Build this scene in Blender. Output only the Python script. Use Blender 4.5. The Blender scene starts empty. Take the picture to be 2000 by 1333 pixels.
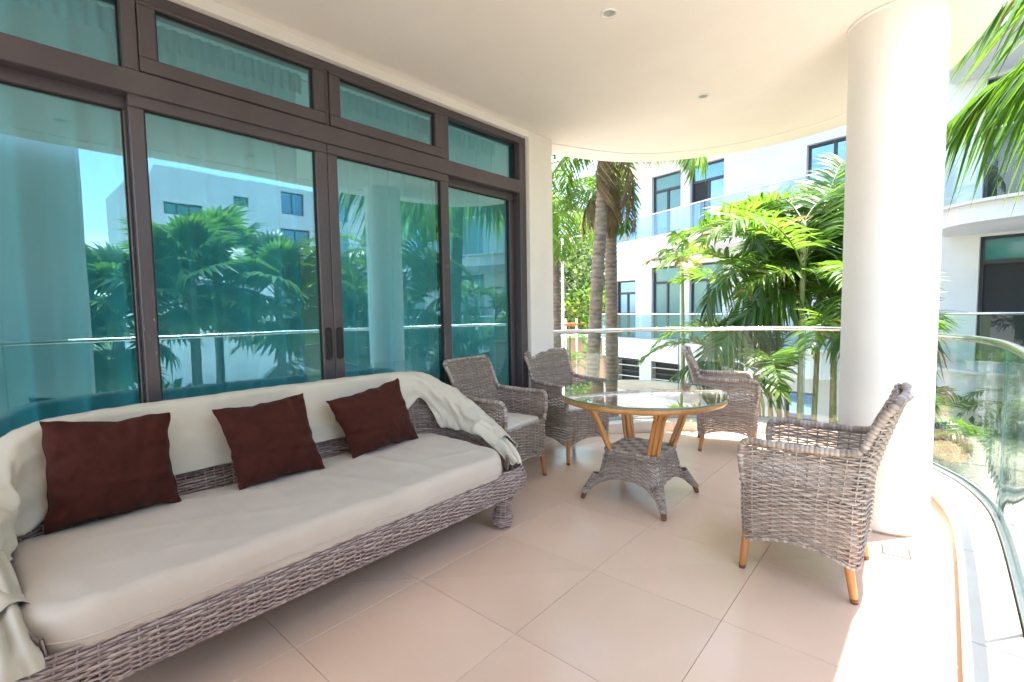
import bpy, math, random
from mathutils import Vector, Matrix, noise
R = math.radians
V = Vector
rnd = random.Random(7)
sc = bpy.context.scene
COL = sc.collection

# ------------------------------------------------------------------ camera
EYE = V((0, 0, 1.283))
yaw, pitch, roll = 0.74233, 0.06440, -0.01566
fw = V((-math.sin(yaw) * math.cos(pitch), math.cos(yaw) * math.cos(pitch), -math.sin(pitch)))
r0 = V((math.cos(yaw), math.sin(yaw), 0)); u0 = r0.cross(fw)
rr = math.cos(roll) * r0 + math.sin(roll) * u0
uu = -math.sin(roll) * r0 + math.cos(roll) * u0
cd = bpy.data.cameras.new('camera'); cam = bpy.data.objects.new('camera', cd); COL.objects.link(cam)
cam.matrix_world = Matrix(((rr.x, uu.x, -fw.x, EYE.x), (rr.y, uu.y, -fw.y, EYE.y), (rr.z, uu.z, -fw.z, EYE.z), (0, 0, 0, 1)))
cd.sensor_width = 36; cd.lens = 929.6 / 2000 * 36; cd.clip_start = 0.02; cd.clip_end = 3000
sc.camera = cam

# ------------------------------------------------------------------ sky and sun
SUN_EL, SUN_AZ = R(75.5), math.atan2(0.60, 0.80)      # azimuth clockwise from +Y
w = bpy.data.worlds.new('World'); sc.world = w; w.use_nodes = True
nt = w.node_tree; nt.nodes.clear()
def wn(t, **k):
    n = nt.nodes.new(t)
    for a, b in k.items(): setattr(n, a, b)
    return n
sky = wn('ShaderNodeTexSky', sky_type='NISHITA', sun_disc=False, sun_elevation=SUN_EL, sun_rotation=SUN_AZ, air_density=1.15, dust_density=.9, ozone_density=1.6)
bg = wn('ShaderNodeBackground'); bg.inputs['Strength'].default_value = 0.15
out = wn('ShaderNodeOutputWorld')
tc = wn('ShaderNodeTexCoord'); mp = wn('ShaderNodeMapping'); mp.inputs['Scale'].default_value = (1.6, 1.6, 4.2)
nz = wn('ShaderNodeTexNoise'); nz.inputs['Scale'].default_value = 1.7; nz.inputs['Detail'].default_value = 7; nz.inputs['Roughness'].default_value = 0.6
cr = wn('ShaderNodeValToRGB'); cr.color_ramp.elements[0].position = 0.50; cr.color_ramp.elements[1].position = 0.80
mx = wn('ShaderNodeMix', data_type='RGBA'); mx.inputs[7].default_value = (7.5, 7.7, 8.0, 1)
nt.links.new(tc.outputs['Generated'], mp.inputs['Vector']); nt.links.new(mp.outputs['Vector'], nz.inputs['Vector'])
nt.links.new(nz.outputs['Fac'], cr.inputs['Fac']); nt.links.new(cr.outputs['Color'], mx.inputs[0])
nt.links.new(sky.outputs['Color'], mx.inputs[6]); nt.links.new(mx.outputs[2], bg.inputs['Color'])
nt.links.new(bg.outputs['Background'], out.inputs['Surface'])
sl = bpy.data.lights.new('sun', 'SUN'); sl.energy = 4.9; sl.angle = R(0.53); sl.color = (1.0, 0.935, 0.85)
so = bpy.data.objects.new('sun', sl); COL.objects.link(so)
sd = V((math.sin(SUN_AZ) * math.cos(SUN_EL), math.cos(SUN_AZ) * math.cos(SUN_EL), math.sin(SUN_EL)))
so.rotation_euler = sd.to_track_quat('Z', 'Y').to_euler(); so.location = sd * 40

sc.view_settings.view_transform = 'Standard'; sc.view_settings.look = 'None'
sc.view_settings.gamma = 1.0; sc.view_settings.exposure = 2.45; sc.view_settings.use_curve_mapping = False
cy = sc.cycles
cy.use_denoising = True; cy.max_bounces = 10; cy.diffuse_bounces = 5; cy.glossy_bounces = 5
cy.transmission_bounces = 8; cy.transparent_max_bounces = 24
cy.caustics_reflective = False; cy.caustics_refractive = False; cy.sample_clamp_indirect = 8.0

# ------------------------------------------------------------------ materials
MATS = {}
def mat(name): return MATS[name]
def newmat(name):
    m = bpy.data.materials.new(name); m.use_nodes = True; m.node_tree.nodes.clear(); MATS[name] = m
    return m, m.node_tree
def nd(t, typ, **k):
    n = t.nodes.new(typ)
    for a, b in k.items():
        if a in n.inputs: n.inputs[a].default_value = b
        else: setattr(n, a, b)
    return n
def col4(c): return (c[0], c[1], c[2], 1)
def pmat(name, col, rough=0.6, col2=None, scale=8.0, detail=6, bump=0.0, bscale=40.0, metal=0.0, tone=None, spec=0.5, stretch=(1, 1, 1), coord='Object', sheen=0.0, coat=0.0, rvar=0.0, objvar=0.0, ramp=(0.35, 0.7)):
    m, t = newmat(name)
    o = nd(t, 'ShaderNodeOutputMaterial'); b = nd(t, 'ShaderNodeBsdfPrincipled')
    b.inputs['Roughness'].default_value = rough; b.inputs['Metallic'].default_value = metal
    b.inputs['Specular IOR Level'].default_value = spec
    if sheen: b.inputs['Sheen Weight'].default_value = sheen
    if coat: b.inputs['Coat Weight'].default_value = coat; b.inputs['Coat Roughness'].default_value = 0.12
    t.links.new(b.outputs[0], o.inputs[0])
    c = nd(t, 'ShaderNodeTexCoord'); mpg = nd(t, 'ShaderNodeMapping'); mpg.inputs['Scale'].default_value = stretch
    t.links.new(c.outputs[coord], mpg.inputs['Vector'])
    cur = None
    if col2 is not None:
        n = nd(t, 'ShaderNodeTexNoise', Scale=scale, Detail=detail, Roughness=0.6)
        t.links.new(mpg.outputs[0], n.inputs['Vector'])
        rp = nd(t, 'ShaderNodeValToRGB'); e = rp.color_ramp.elements
        e[0].position, e[1].position = ramp; e[0].color = col4(col); e[1].color = col4(col2)
        t.links.new(n.outputs['Fac'], rp.inputs['Fac']); cur = rp.outputs['Color']
        if rvar:
            mr = nd(t, 'ShaderNodeMapRange'); mr.inputs[3].default_value = rough - rvar; mr.inputs[4].default_value = rough + rvar
            t.links.new(n.outputs['Fac'], mr.inputs[0]); t.links.new(mr.outputs[0], b.inputs['Roughness'])
    if tone is not None:                       # per-strand / per-leaf natural variation
        a = nd(t, 'ShaderNodeAttribute', attribute_name='tone')
        rp = nd(t, 'ShaderNodeValToRGB'); e = rp.color_ramp.elements
        e[0].color = col4(tone[0]); e[1].color = col4(tone[-1])
        for i, c3 in enumerate(tone[1:-1]):
            q = e.new((i + 1) / (len(tone) - 1)); q.color = col4(c3)
        t.links.new(a.outputs['Fac'], rp.inputs['Fac'])
        if cur is None: cur = rp.outputs['Color']
        else:
            mm = nd(t, 'ShaderNodeMix', data_type='RGBA', blend_type='MULTIPLY'); mm.inputs[0].default_value = 1
            t.links.new(rp.outputs['Color'], mm.inputs[6]); t.links.new(cur, mm.inputs[7]); cur = mm.outputs[2]
    if objvar and cur is not None:            # each laid piece a little lighter or darker
        oi = nd(t, 'ShaderNodeObjectInfo'); mr2 = nd(t, 'ShaderNodeMapRange'); mr2.inputs[3].default_value = 1 - objvar; mr2.inputs[4].default_value = 1 + objvar * .4
        hs = nd(t, 'ShaderNodeHueSaturation'); t.links.new(oi.outputs['Random'], mr2.inputs[0]); t.links.new(mr2.outputs[0], hs.inputs['Value']); t.links.new(cur, hs.inputs['Color']); cur = hs.outputs['Color']
    if cur is None: b.inputs['Base Color'].default_value = col4(col)
    else: t.links.new(cur, b.inputs['Base Color'])
    if bump:
        n2 = nd(t, 'ShaderNodeTexNoise', Scale=bscale, Detail=5, Roughness=0.6)
        t.links.new(mpg.outputs[0], n2.inputs['Vector'])
        bp = nd(t, 'ShaderNodeBump', Strength=bump, Distance=0.01)
        t.links.new(n2.outputs['Fac'], bp.inputs['Height']); t.links.new(bp.outputs[0], b.inputs['Normal'])
    return m
def leafmat(name, tones, trans, rough=0.38, f=0.42):
    m, t = newmat(name)
    o = nd(t, 'ShaderNodeOutputMaterial'); b = nd(t, 'ShaderNodeBsdfPrincipled'); b.inputs['Roughness'].default_value = rough
    tr = nd(t, 'ShaderNodeBsdfTranslucent'); ms = nd(t, 'ShaderNodeMixShader'); ms.inputs[0].default_value = f
    a = nd(t, 'ShaderNodeAttribute', attribute_name='tone')
    for cols, tgt in ((tones, b.inputs['Base Color']), (trans, tr.inputs['Color'])):
        rp = nd(t, 'ShaderNodeValToRGB'); e = rp.color_ramp.elements
        e[0].color = col4(cols[0]); e[1].color = col4(cols[-1])
        for i, c3 in enumerate(cols[1:-1]):
            q = e.new((i + 1) / (len(cols) - 1)); q.color = col4(c3)
        t.links.new(a.outputs['Fac'], rp.inputs['Fac']); t.links.new(rp.outputs['Color'], tgt)
    t.links.new(b.outputs[0], ms.inputs[1]); t.links.new(tr.outputs[0], ms.inputs[2]); t.links.new(ms.outputs[0], o.inputs[0])
    return m
def glassmat(name, tint, refl_tint, f0, gain=1.0, rough=0.0, warp=0.0):
    """thin architectural glass: tinted transparency plus a Fresnel mirror coat"""
    m, t = newmat(name)
    o = nd(t, 'ShaderNodeOutputMaterial'); tr = nd(t, 'ShaderNodeBsdfTransparent'); tr.inputs[0].default_value = col4(tint)
    g = nd(t, 'ShaderNodeBsdfGlossy'); g.inputs['Color'].default_value = col4(refl_tint); g.inputs['Roughness'].default_value = rough
    lw = nd(t, 'ShaderNodeLayerWeight'); lw.inputs['Blend'].default_value = 0.5
    pw = nd(t, 'ShaderNodeMath', operation='POWER'); pw.inputs[1].default_value = 4.0
    ml = nd(t, 'ShaderNodeMath', operation='MULTIPLY_ADD'); ml.inputs[1].default_value = (1 - f0) * gain; ml.inputs[2].default_value = f0
    ms = nd(t, 'ShaderNodeMixShader')
    t.links.new(lw.outputs['Facing'], pw.inputs[0]); t.links.new(pw.outputs[0], ml.inputs[0]); t.links.new(ml.outputs[0], ms.inputs[0])
    t.links.new(tr.outputs[0], ms.inputs[1]); t.links.new(g.outputs[0], ms.inputs[2]); t.links.new(ms.outputs[0], o.inputs[0])
    if warp:                                   # float glass is never perfectly flat
        nz_ = nd(t, 'ShaderNodeTexNoise', Scale=2.6, Detail=2, Roughness=0.4); tc_ = nd(t, 'ShaderNodeTexCoord'); bp = nd(t, 'ShaderNodeBump', Strength=warp, Distance=0.02)
        t.links.new(tc_.outputs['Object'], nz_.inputs['Vector']); t.links.new(nz_.outputs['Fac'], bp.inputs['Height']); t.links.new(bp.outputs[0], g.inputs['Normal'])
    return m

pmat('plaster', (.83, .80, .765), .75, (.88, .855, .825), 1.3, 8, .10, 38)
pmat('plaster_col', (.735, .715, .695), .72, (.79, .772, .752), 1.5, 8, .14, 34)
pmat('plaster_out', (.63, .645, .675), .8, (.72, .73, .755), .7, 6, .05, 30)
pmat('plaster_warm', (.72, .68, .60), .8, (.78, .75, .68), .9, 6, .05, 30)
pmat('tile', (.70, .495, .365), .21, (.76, .55, .415), 1.4, 8, .012, 60, rvar=.07, coord='Object', objvar=.07)
pmat('grout', (.36, .26, .19), .9, (.46, .34, .26), 30)
pmat('kerbstone', (.70, .64, .56), .45, (.78, .73, .66), 5, 6, .03, 40)
pmat('bronze', (.078, .065, .074), .38, (.100, .085, .096), 4, 5, .01, 60, metal=.25, spec=.6, stretch=(1, 1, .2))
pmat('gasket', (.012, .012, .012), .6)
pmat('steel', (.58, .58, .57), .24, (.72, .71, .70), 14, 4, metal=1.0, stretch=(1, 1, 1), rvar=.06)
pmat('alu', (.46, .48, .50), .38, (.56, .57, .58), 20, 5, .02, 60, metal=.9)
W0 = ((.11, .084, .070), (.30, .242, .208), (.45, .38, .335), (.61, .54, .485))
pmat('wicker', (.82, .82, .82), .62, (1, 1, 1), 60, 4, .25, 220, tone=W0)
W1 = ((.12, .082, .072), (.30, .225, .20), (.45, .355, .325), (.60, .50, .46))
pmat('wicker_sofa', (.82, .82, .82), .58, (1, 1, 1), 60, 4, .25, 220, tone=W1)
pmat('rattan', (.42, .175, .045), .33, (.60, .30, .095), 9, 6, .06, 60, stretch=(1, 1, .25), coat=.25)
pmat('legwood', (.40, .165, .05), .38, (.54, .26, .09), 10, 6, .05, 60, stretch=(1, 1, .2), coat=.15)
pmat('legtip', (.14, .055, .022), .5, (.2, .09, .04), 30)
pmat('cushion', (.54, .475, .405), .85, (.61, .54, .465), 2.2, 6, .10, 260, sheen=.2)
pmat('pad', (.74, .70, .64), .85, (.80, .77, .71), 3, 6, .10, 260, sheen=.2)
pmat('throw', (.57, .535, .445), .82, (.64, .605, .515), 3, 6, .12, 240, sheen=.2)
pmat('pillow', (.047, .0098, .0062), .85, (.064, .0140, .0090), 5, 6, .22, 320, sheen=.06, spec=.2)
pmat('room', (.62, .60, .57), .8)
pmat('trunk', (.15, .115, .09), .9, (.33, .26, .20), 7, 7, .5, 26, stretch=(1, 1, 2.2), tone=((.55, .52, .48), (1, 1, 1)))
pmat('stem', (.20, .24, .10), .6, (.34, .33, .16), 5, 5, .1, 20, tone=((.8, .8, .8), (1, 1, 1)))
pmat('palehusk', (.34, .27, .15), .8, (.46, .39, .24), 9, 5)
pmat('ground', (.40, .335, .25), .85, (.50, .43, .335), .8, 8, .2, 12)
pmat('lawn', (.055, .085, .028), .9, (.12, .14, .05), .35, 8, .4, 4)
pmat('paving', (.52, .44, .35), .75, (.62, .54, .44), 1.3, 7, .1, 14)
pmat('farglass', (.13, .25, .42), .03, (.20, .34, .52), .4, 3, metal=.8)
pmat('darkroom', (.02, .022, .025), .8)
pmat('fardoor', (.055, .19, .20), .08, (.075, .25, .26), .5, 3, spec=.8)
pmat('farframe', (.030, .030, .034), .4)
pmat('white_paint', (.80, .80, .80), .45)
pmat('orange_paint', (.62, .10, .035), .5, (.7, .16, .06), 6)
pmat('clay', (.42, .22, .15), .85, (.52, .3, .21), 3, 6, .1, 20)
pmat('drainsteel', (.035, .03, .026), .5, (.06, .05, .045), 30)
pmat('towel_blue', (.20, .38, .62), .9)
pmat('towel_white', (.78, .78, .80), .9)
leafmat('leaf_bright', ((.034, .082, .012), (.062, .140, .016), (.105, .195, .024), (.22, .16, .05)), ((.07, .19, .010), (.15, .33, .018), (.25, .44, .04), (.26, .20, .05)), .36)
leafmat('leaf_deep', ((.024, .062, .018), (.045, .108, .024), (.075, .150, .030), (.18, .13, .05)), ((.05, .15, .014), (.11, .26, .022), (.19, .35, .04), (.2, .15, .05)), .34)
leafmat('leaf_fan', ((.022, .055, .018), (.045, .10, .026), (.085, .15, .035)), ((.06, .16, .02), (.12, .27, .03), (.22, .38, .05)))
leafmat('leaf_dry', ((.07, .045, .022), (.13, .09, .045), (.24, .18, .09)), ((.14, .09, .03), (.22, .16, .06), (.3, .24, .1)), .7, .3)
leafmat('leaf_far', ((.04, .07, .02), (.075, .12, .03), (.13, .17, .05)), ((.08, .15, .02), (.15, .26, .04), (.24, .34, .08)), .6, .35)
m_, t_ = newmat('curtain')
o_ = nd(t_, 'ShaderNodeOutputMaterial'); d_ = nd(t_, 'ShaderNodeBsdfDiffuse'); d_.inputs[0].default_value = (.76, .77, .77, 1); tr_ = nd(t_, 'ShaderNodeBsdfTranslucent'); tr_.inputs[0].default_value = (.86, .87, .86, 1); x_ = nd(t_, 'ShaderNodeMixShader'); x_.inputs[0].default_value = .16
t_.links.new(d_.outputs[0], x_.inputs[1]); t_.links.new(tr_.outputs[0], x_.inputs[2]); t_.links.new(x_.outputs[0], o_.inputs[0])
glassmat('doorglass', (.47, .85, .90), (.66, .90, 1.0), .19, .9, warp=.018)
glassmat('railglass', (.915, .965, .95), (1, 1, 1), .035, .85)
glassmat('railglass_far', (.80, .89, .93), (.85, .92, 1), .09, .8)
glassmat('tableglass', (.95, .98, .97), (1, 1, 1), .06, .95)
pmat('glassedge', (.06, .22, .19), .12, spec=.8)

# ------------------------------------------------------------------ mesh helpers
def props(o, label=None, cat=None, group=None, kind=None):
    if label: o['label'] = label
    if cat: o['category'] = cat
    if group: o['group'] = group
    if kind: o['kind'] = kind
    return o
def empty(name, loc=(0, 0, 0), rz=0.0, **k):
    o = bpy.data.objects.new(name, None); COL.objects.link(o); o.location = loc; o.rotation_euler = (0, 0, rz); o.empty_display_size = .1
    return props(o, **k)
def copy_tree(o, parent=None):
    c = o.copy(); COL.objects.link(c); c.parent = parent
    for ch in list(o.children): copy_tree(ch, c)
    return c
class MB:
    def __init__(s): s.v = []; s.f = []; s.t = []
    def add(s, vs, fs, tone=.5):
        n = len(s.v); s.v += [tuple(q) for q in vs]; s.f += [tuple(i + n for i in f) for f in fs]
        s.t += list(tone) if hasattr(tone, '__len__') else [tone] * len(vs)
        return s
    def box(s, lo, hi, tone=.5):
        x0, y0, z0 = lo; x1, y1, z1 = hi
        return s.add([(x0, y0, z0), (x1, y0, z0), (x1, y1, z0), (x0, y1, z0), (x0, y0, z1), (x1, y0, z1), (x1, y1, z1), (x0, y1, z1)],
                     [(0, 3, 2, 1), (4, 5, 6, 7), (0, 1, 5, 4), (1, 2, 6, 5), (2, 3, 7, 6), (3, 0, 4, 7)], tone)
    def bbox(s, lo, hi, b=.004, tone=.5):
        """box with chamfered edges"""
        c = [(lo[i] + hi[i]) / 2 for i in range(3)]; h = [(hi[i] - lo[i]) / 2 for i in range(3)]; b = min(b, min(h) * .45)
        vs = []; idx = {}
        for sx in (-1, 1):
            for sy in (-1, 1):
                for sz in (-1, 1):
                    for ax in range(3):
                        q = [h[0] * sx, h[1] * sy, h[2] * sz]; sg = (sx, sy, sz)
                        for k in range(3):
                            if k != ax: q[k] -= b * sg[k]
                        idx[(sx, sy, sz, ax)] = len(vs); vs.append([c[k] + q[k] for k in range(3)])
        fs = []
        for ax in range(3):
            a1, a2 = [k for k in range(3) if k != ax]
            for sg in (-1, 1):
                def key(s1, s2, ax_=ax):
                    t3 = [0, 0, 0]; t3[ax] = sg; t3[a1] = s1; t3[a2] = s2
                    return idx[(t3[0], t3[1], t3[2], ax_)]
                fs.append((key(-1, -1), key(1, -1), key(1, 1), key(-1, 1)))
        for ax in range(3):                         # edges along ax
            a1, a2 = [k for k in range(3) if k != ax]
            for s1 in (-1, 1):
                for s2 in (-1, 1):
                    def k4(e, face):
                        t3 = [0, 0, 0]; t3[ax] = e; t3[a1] = s1; t3[a2] = s2
                        return idx[(t3[0], t3[1], t3[2], face)]
                    fs.append((k4(-1, a1), k4(1, a1), k4(1, a2), k4(-1, a2)))
        for sx in (-1, 1):
            for sy in (-1, 1):
                for sz in (-1, 1): fs.append(tuple(idx[(sx, sy, sz, a)] for a in range(3)))
        return s.add(vs, fs, tone)
    def tube(s, pts, rad, n=8, closed=False, tone=.5, cap=True, flat=1.0):
        pts = [V(q) for q in pts]; m = len(pts)
        rad = list(rad) if hasattr(rad, '__len__') else [rad] * m
        up = None; vs = []; tn = []
        for i in range(m):
            a = pts[(i - 1) % m if closed else max(i - 1, 0)]; b = pts[(i + 1) % m if closed else min(i + 1, m - 1)]
            t = (b - a); t = t.normalized() if t.length > 1e-9 else V((0, 0, 1))
            if up is None:
                ref = V((0, 0, 1)) if abs(t.z) < .9 else V((1, 0, 0)); up = t.cross(ref).normalized()
            else:
                up = up - t * up.dot(t); up = up.normalized() if up.length > 1e-6 else t.cross(V((.3, .5, .8))).normalized()
            bi = t.cross(up)
            for k in range(n):
                an = 2 * math.pi * k / n
                vs.append(pts[i] + (up * math.cos(an) + bi * math.sin(an) * flat) * rad[i])
            tn += [tone[i] if hasattr(tone, '__len__') else tone] * n
        fs = []
        for i in range(m if closed else m - 1):
            j = (i + 1) % m
            for k in range(n):
                l = (k + 1) % n; fs.append((i * n + k, i * n + l, j * n + l, j * n + k))
        if cap and not closed:
            fs.append(tuple(range(n - 1, -1, -1))); fs.append(tuple((m - 1) * n + k for k in range(n)))
        return s.add(vs, fs, tn)
    def prism(s, poly, z0, z1, tone=.5):
        n = len(poly)
        vs = [(q[0], q[1], z0) for q in poly] + [(q[0], q[1], z1) for q in poly]
        fs = [tuple(range(n - 1, -1, -1)), tuple(range(n, 2 * n))] + [(i, (i + 1) % n, n + (i + 1) % n, n + i) for i in range(n)]
        return s.add(vs, fs, tone)
    def strip(s, A, B, z0, z1, tone=.5):
        """solid band between two plan polylines of equal length"""
        n = len(A); vs = []
        for i in range(n):
            vs += [(A[i][0], A[i][1], z0), (B[i][0], B[i][1], z0), (B[i][0], B[i][1], z1), (A[i][0], A[i][1], z1)]
        fs = [(3, 2, 1, 0), tuple((n - 1) * 4 + k for k in range(4))]
        for i in range(n - 1):
            for k in range(4):
                l = (k + 1) % 4; fs.append((i * 4 + k, i * 4 + l, i * 4 + 4 + l, i * 4 + 4 + k))
        return s.add(vs, fs, tone)
    def grid(s, fn, nu, nv, tone=.5, closeu=False):
        vs = [fn(i / nu, j / nv) for j in range(nv + 1) for i in range(nu + (0 if closeu else 1))]
        w_ = nu if closeu else nu + 1; fs = []
        for j in range(nv):
            for i in range(nu):
                i2 = (i + 1) % w_; fs.append((j * w_ + i, j * w_ + i2, (j + 1) * w_ + i2, (j + 1) * w_ + i))
        return s.add(vs, fs, tone)
    def mesh(s, name, m, smooth=False):
        me = bpy.data.meshes.new(name); me.from_pydata(s.v, [], s.f)
        a = me.attributes.new('tone', 'FLOAT', 'POINT'); a.data.foreach_set('value', s.t)
        me.materials.append(mat(m) if isinstance(m, str) else m)
        if smooth: me.polygons.foreach_set('use_smooth', [True] * len(me.polygons))
        me.update(); return me
    def build(s, name, m, parent=None, smooth=False, **k):
        o = bpy.data.objects.new(name, s.mesh(name, m, smooth)); COL.objects.link(o); o.parent = parent
        return props(o, **k)
def link(name, me, parent=None, loc=None, **k):
    o = bpy.data.objects.new(name, me); COL.objects.link(o); o.parent = parent
    if loc: o.location = loc
    return props(o, **k)
def smooth_by_angle(o, ang=40):
    me = o.data; me.polygons.foreach_set('use_smooth', [True] * len(me.polygons))
    me.set_sharp_from_angle(angle=R(ang)); return o
def spline(P, n=8, closed=False):
    """Catmull-Rom through points of any dimension"""
    P = [V(q) for q in P]; o = []; m = len(P)
    for i in range(m if closed else m - 1):
        if closed: a, b, c, d = P[i - 1], P[i], P[(i + 1) % m], P[(i + 2) % m]
        else: a, b, c, d = P[max(i - 1, 0)], P[i], P[i + 1], P[min(i + 2, m - 1)]
        for k in range(n):
            t = k / n; o.append(.5 * ((2 * b) + (c - a) * t + (2 * a - 5 * b + 4 * c - d) * t * t + (3 * b - a - 3 * c + d) * t ** 3))
    if not closed: o.append(P[-1])
    return o
def resample(P, step=None, n=None, closed=False):
    Q = list(P) + ([P[0]] if closed else [])
    L = [0]
    for i in range(1, len(Q)): L.append(L[-1] + (Q[i] - Q[i - 1]).length)
    if n is None: n = max(2, int(round(L[-1] / step)))
    o = []; j = 0
    for k in range(n if closed else n + 1):
        d = L[-1] * k / n
        while j < len(L) - 2 and L[j + 1] < d: j += 1
        t = (d - L[j]) / max(L[j + 1] - L[j], 1e-9); o.append(Q[j].lerp(Q[j + 1], min(max(t, 0), 1)))
    return o
def lerp(a, b, t): return a + (b - a) * t
def offset2(P, d):
    """offset an open plan polyline to its left by d"""
    o = []
    for i in range(len(P)):
        a = P[max(i - 1, 0)]; b = P[min(i + 1, len(P) - 1)]; t = V((b[0] - a[0], b[1] - a[1])).normalized()
        o.append(V((P[i][0] - t.y * d, P[i][1] + t.x * d)))
    return o
def clip_poly(poly, clip):
    """Sutherland-Hodgman, clip convex and counter-clockwise"""
    out_ = list(poly)
    for i in range(len(clip)):
        a, b = clip[i], clip[(i + 1) % len(clip)]; inp, out_ = out_, []
        def side(q): return (b[0] - a[0]) * (q[1] - a[1]) - (b[1] - a[1]) * (q[0] - a[0])
        for k in range(len(inp)):
            p_, q_ = inp[k - 1], inp[k]; sp, sq = side(p_), side(q_)
            if (sp >= 0) != (sq >= 0):
                t = sp / (sp - sq); out_.append((p_[0] + (q_[0] - p_[0]) * t, p_[1] + (q_[1] - p_[1]) * t))
            if sq >= 0: out_.append(q_)
        if not out_: return []
    return out_
def rrect(hx, hy, r, n=6):
    o = []
    for cx, cy_, a0 in ((hx - r, hy - r, 0), (-hx + r, hy - r, 90), (-hx + r, -hy + r, 180), (hx - r, -hy + r, 270)):
        for k in range(n + 1):
            a = R(a0 + 90 * k / n); o.append(V((cx + r * math.cos(a), cy_ + r * math.sin(a))))
    return o
def sampler(P, closed=True):
    Q = resample(P, n=360, closed=closed)
    if closed: Q = Q + [Q[0]]
    def f(u):
        u = (u % 1.0 if closed else min(max(u, 0), 1)) * 360; i = min(int(u), 359); return Q[i].lerp(Q[i + 1], u - i)
    return f
# ================================================================== ground and terrace shell
GZ = -2.6
MB().add([(-300, -300, GZ), (300, -300, GZ), (300, 300, GZ), (-300, 300, GZ)], [(0, 1, 2, 3)]).build('ground', 'lawn', kind='structure')
court = MB()
court.add([(-26, -14, GZ + .01), (34, -14, GZ + .01), (34, 18, GZ + .01), (-8, 18, GZ + .01), (-26, 20, GZ + .01)], [(0, 1, 2, 3, 4)])
court.build('courtyard_paving', 'paving', kind='structure')
MB().add([(-60, 24, GZ + .012), (-14, 13, GZ + .012), (-12, 18, GZ + .012), (-60, 40, GZ + .012)], [(0, 1, 2, 3)]).build('path', 'clay', kind='structure')

CEIL = 2.87
RAILP = [V(q) for q in ((-3.62, 2.55), (-3.36, 3.22), (-2.96, 3.82), (-2.42, 4.63), (-1.80, 5.15), (-1.26, 5.43), (-.80, 5.46), (-.42, 5.17), (-.10, 4.60), (.085, 4.25), (.19, 3.85), (.225, 3.4), (.235, 2.6), (.235, 1.2), (.235, -2.4))]
rail = resample(spline(RAILP, 10), .05)
inner = offset2(rail, -.155)

# floor: mortar bed with individually laid tiles
bed = [(q[0], q[1]) for q in offset2(rail, .07)]
poly = [(-6.4, -2.4)] + [(.30, -2.4)] + bed[::-1][1:] + [(-6.4, 2.5)]
fl = MB().prism(poly, -.34, -.012).build('floor', 'grout', kind='structure')
ty, ts = 0.02890, 0.600
ta = V((-math.sin(ty), math.cos(ty))); tb = V((math.cos(ty), math.sin(ty))); to = V((-1.83617, .72428)) * (1.283 / 1.3)
clip = [(-2.96, -2.35), (.18, -2.35)] + [(q[0], q[1]) for q in offset2(rail, -.05)[::-1] if q[1] > -2.3 and q[0] > -2.93][::3] + [(-2.96, 3.75)]
tcount = 0
def tile_piece(pl):
    global tcount
    pl = clip_poly(pl, clip)
    if len(pl) < 3: return
    ar = abs(sum(pl[i - 1][0] * pl[i][1] - pl[i][0] * pl[i - 1][1] for i in range(len(pl)))) / 2
    if ar < .004: return
    c = V((sum(q[0] for q in pl) / len(pl), sum(q[1] for q in pl) / len(pl)))
    b = .0012; top = [(q[0] + (c.x - q[0]) * b * 3, q[1] + (c.y - q[1]) * b * 3) for q in pl]; n = len(pl)
    m = MB(); dz = rnd.uniform(-.0003, .0003)
    m.add([(q[0], q[1], -.011) for q in pl] + [(q[0], q[1], -.001 + dz) for q in pl] + [(q[0], q[1], dz) for q in top],
          [tuple(range(2 * n, 3 * n))] + [(i, (i + 1) % n, n + (i + 1) % n, n + i) for i in range(n)] + [(n + i, n + (i + 1) % n, 2 * n + (i + 1) % n, 2 * n + i) for i in range(n)])
    m.build('floor_tile', 'tile', fl); tcount += 1
g = .0009
for i in range(-7, 10):
    for j in range(-4, 5):
        a0, a1, b0, b1 = i * ts + g, (i + 1) * ts - g, j * ts + g, (j + 1) * ts - g
        def W(p_, q_): v = to + ta * p_ + tb * q_; return (v.x, v.y)
        if i - j == 1 and -1 <= j <= 3:            # a cut runs corner to corner through this row
            k = g * 1.3
            tile_piece([W(a0, b0 + k), W(a1 - k, b1), W(a0, b1)][::-1]); tile_piece([W(a0 + k, b0), W(a1, b0), W(a1, b1 - k)][::-1])
        else: tile_piece([W(a0, b0), W(a0, b1), W(a1, b1), W(a1, b0)][::-1])

# kerb of stone lengths
kerb = empty('kerb', (0, 0, 0), kind='structure')
bed_k = MB().strip(rail, inner, -.01, .088); bed_k.build('kerb_bed', 'grout', kerb)
seg = 13; i0 = 0
ki = offset2(rail, -.160); ko = offset2(rail, -.004)
starts = list(range(4, len(rail) - 1, 17))
for s0 in starts:
    e0 = min(s0 + 17, len(rail) - 1)
    A = [q.copy() for q in ko[s0:e0 + 1]]; B = [q.copy() for q in ki[s0:e0 + 1]]
    if len(A) < 3: continue
    for Q in (A, B):
        Q[0] = Q[0].lerp(Q[1], .07); Q[-1] = Q[-1].lerp(Q[-2], .07)
    B2 = [b.lerp(a, .035) for a, b in zip(A, B)]
    m = MB().strip(A, B, -.008, .094)
    m.strip(A, B2, .094, .100)
    o = m.build('kerb_stone', 'kerbstone', kerb)

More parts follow.
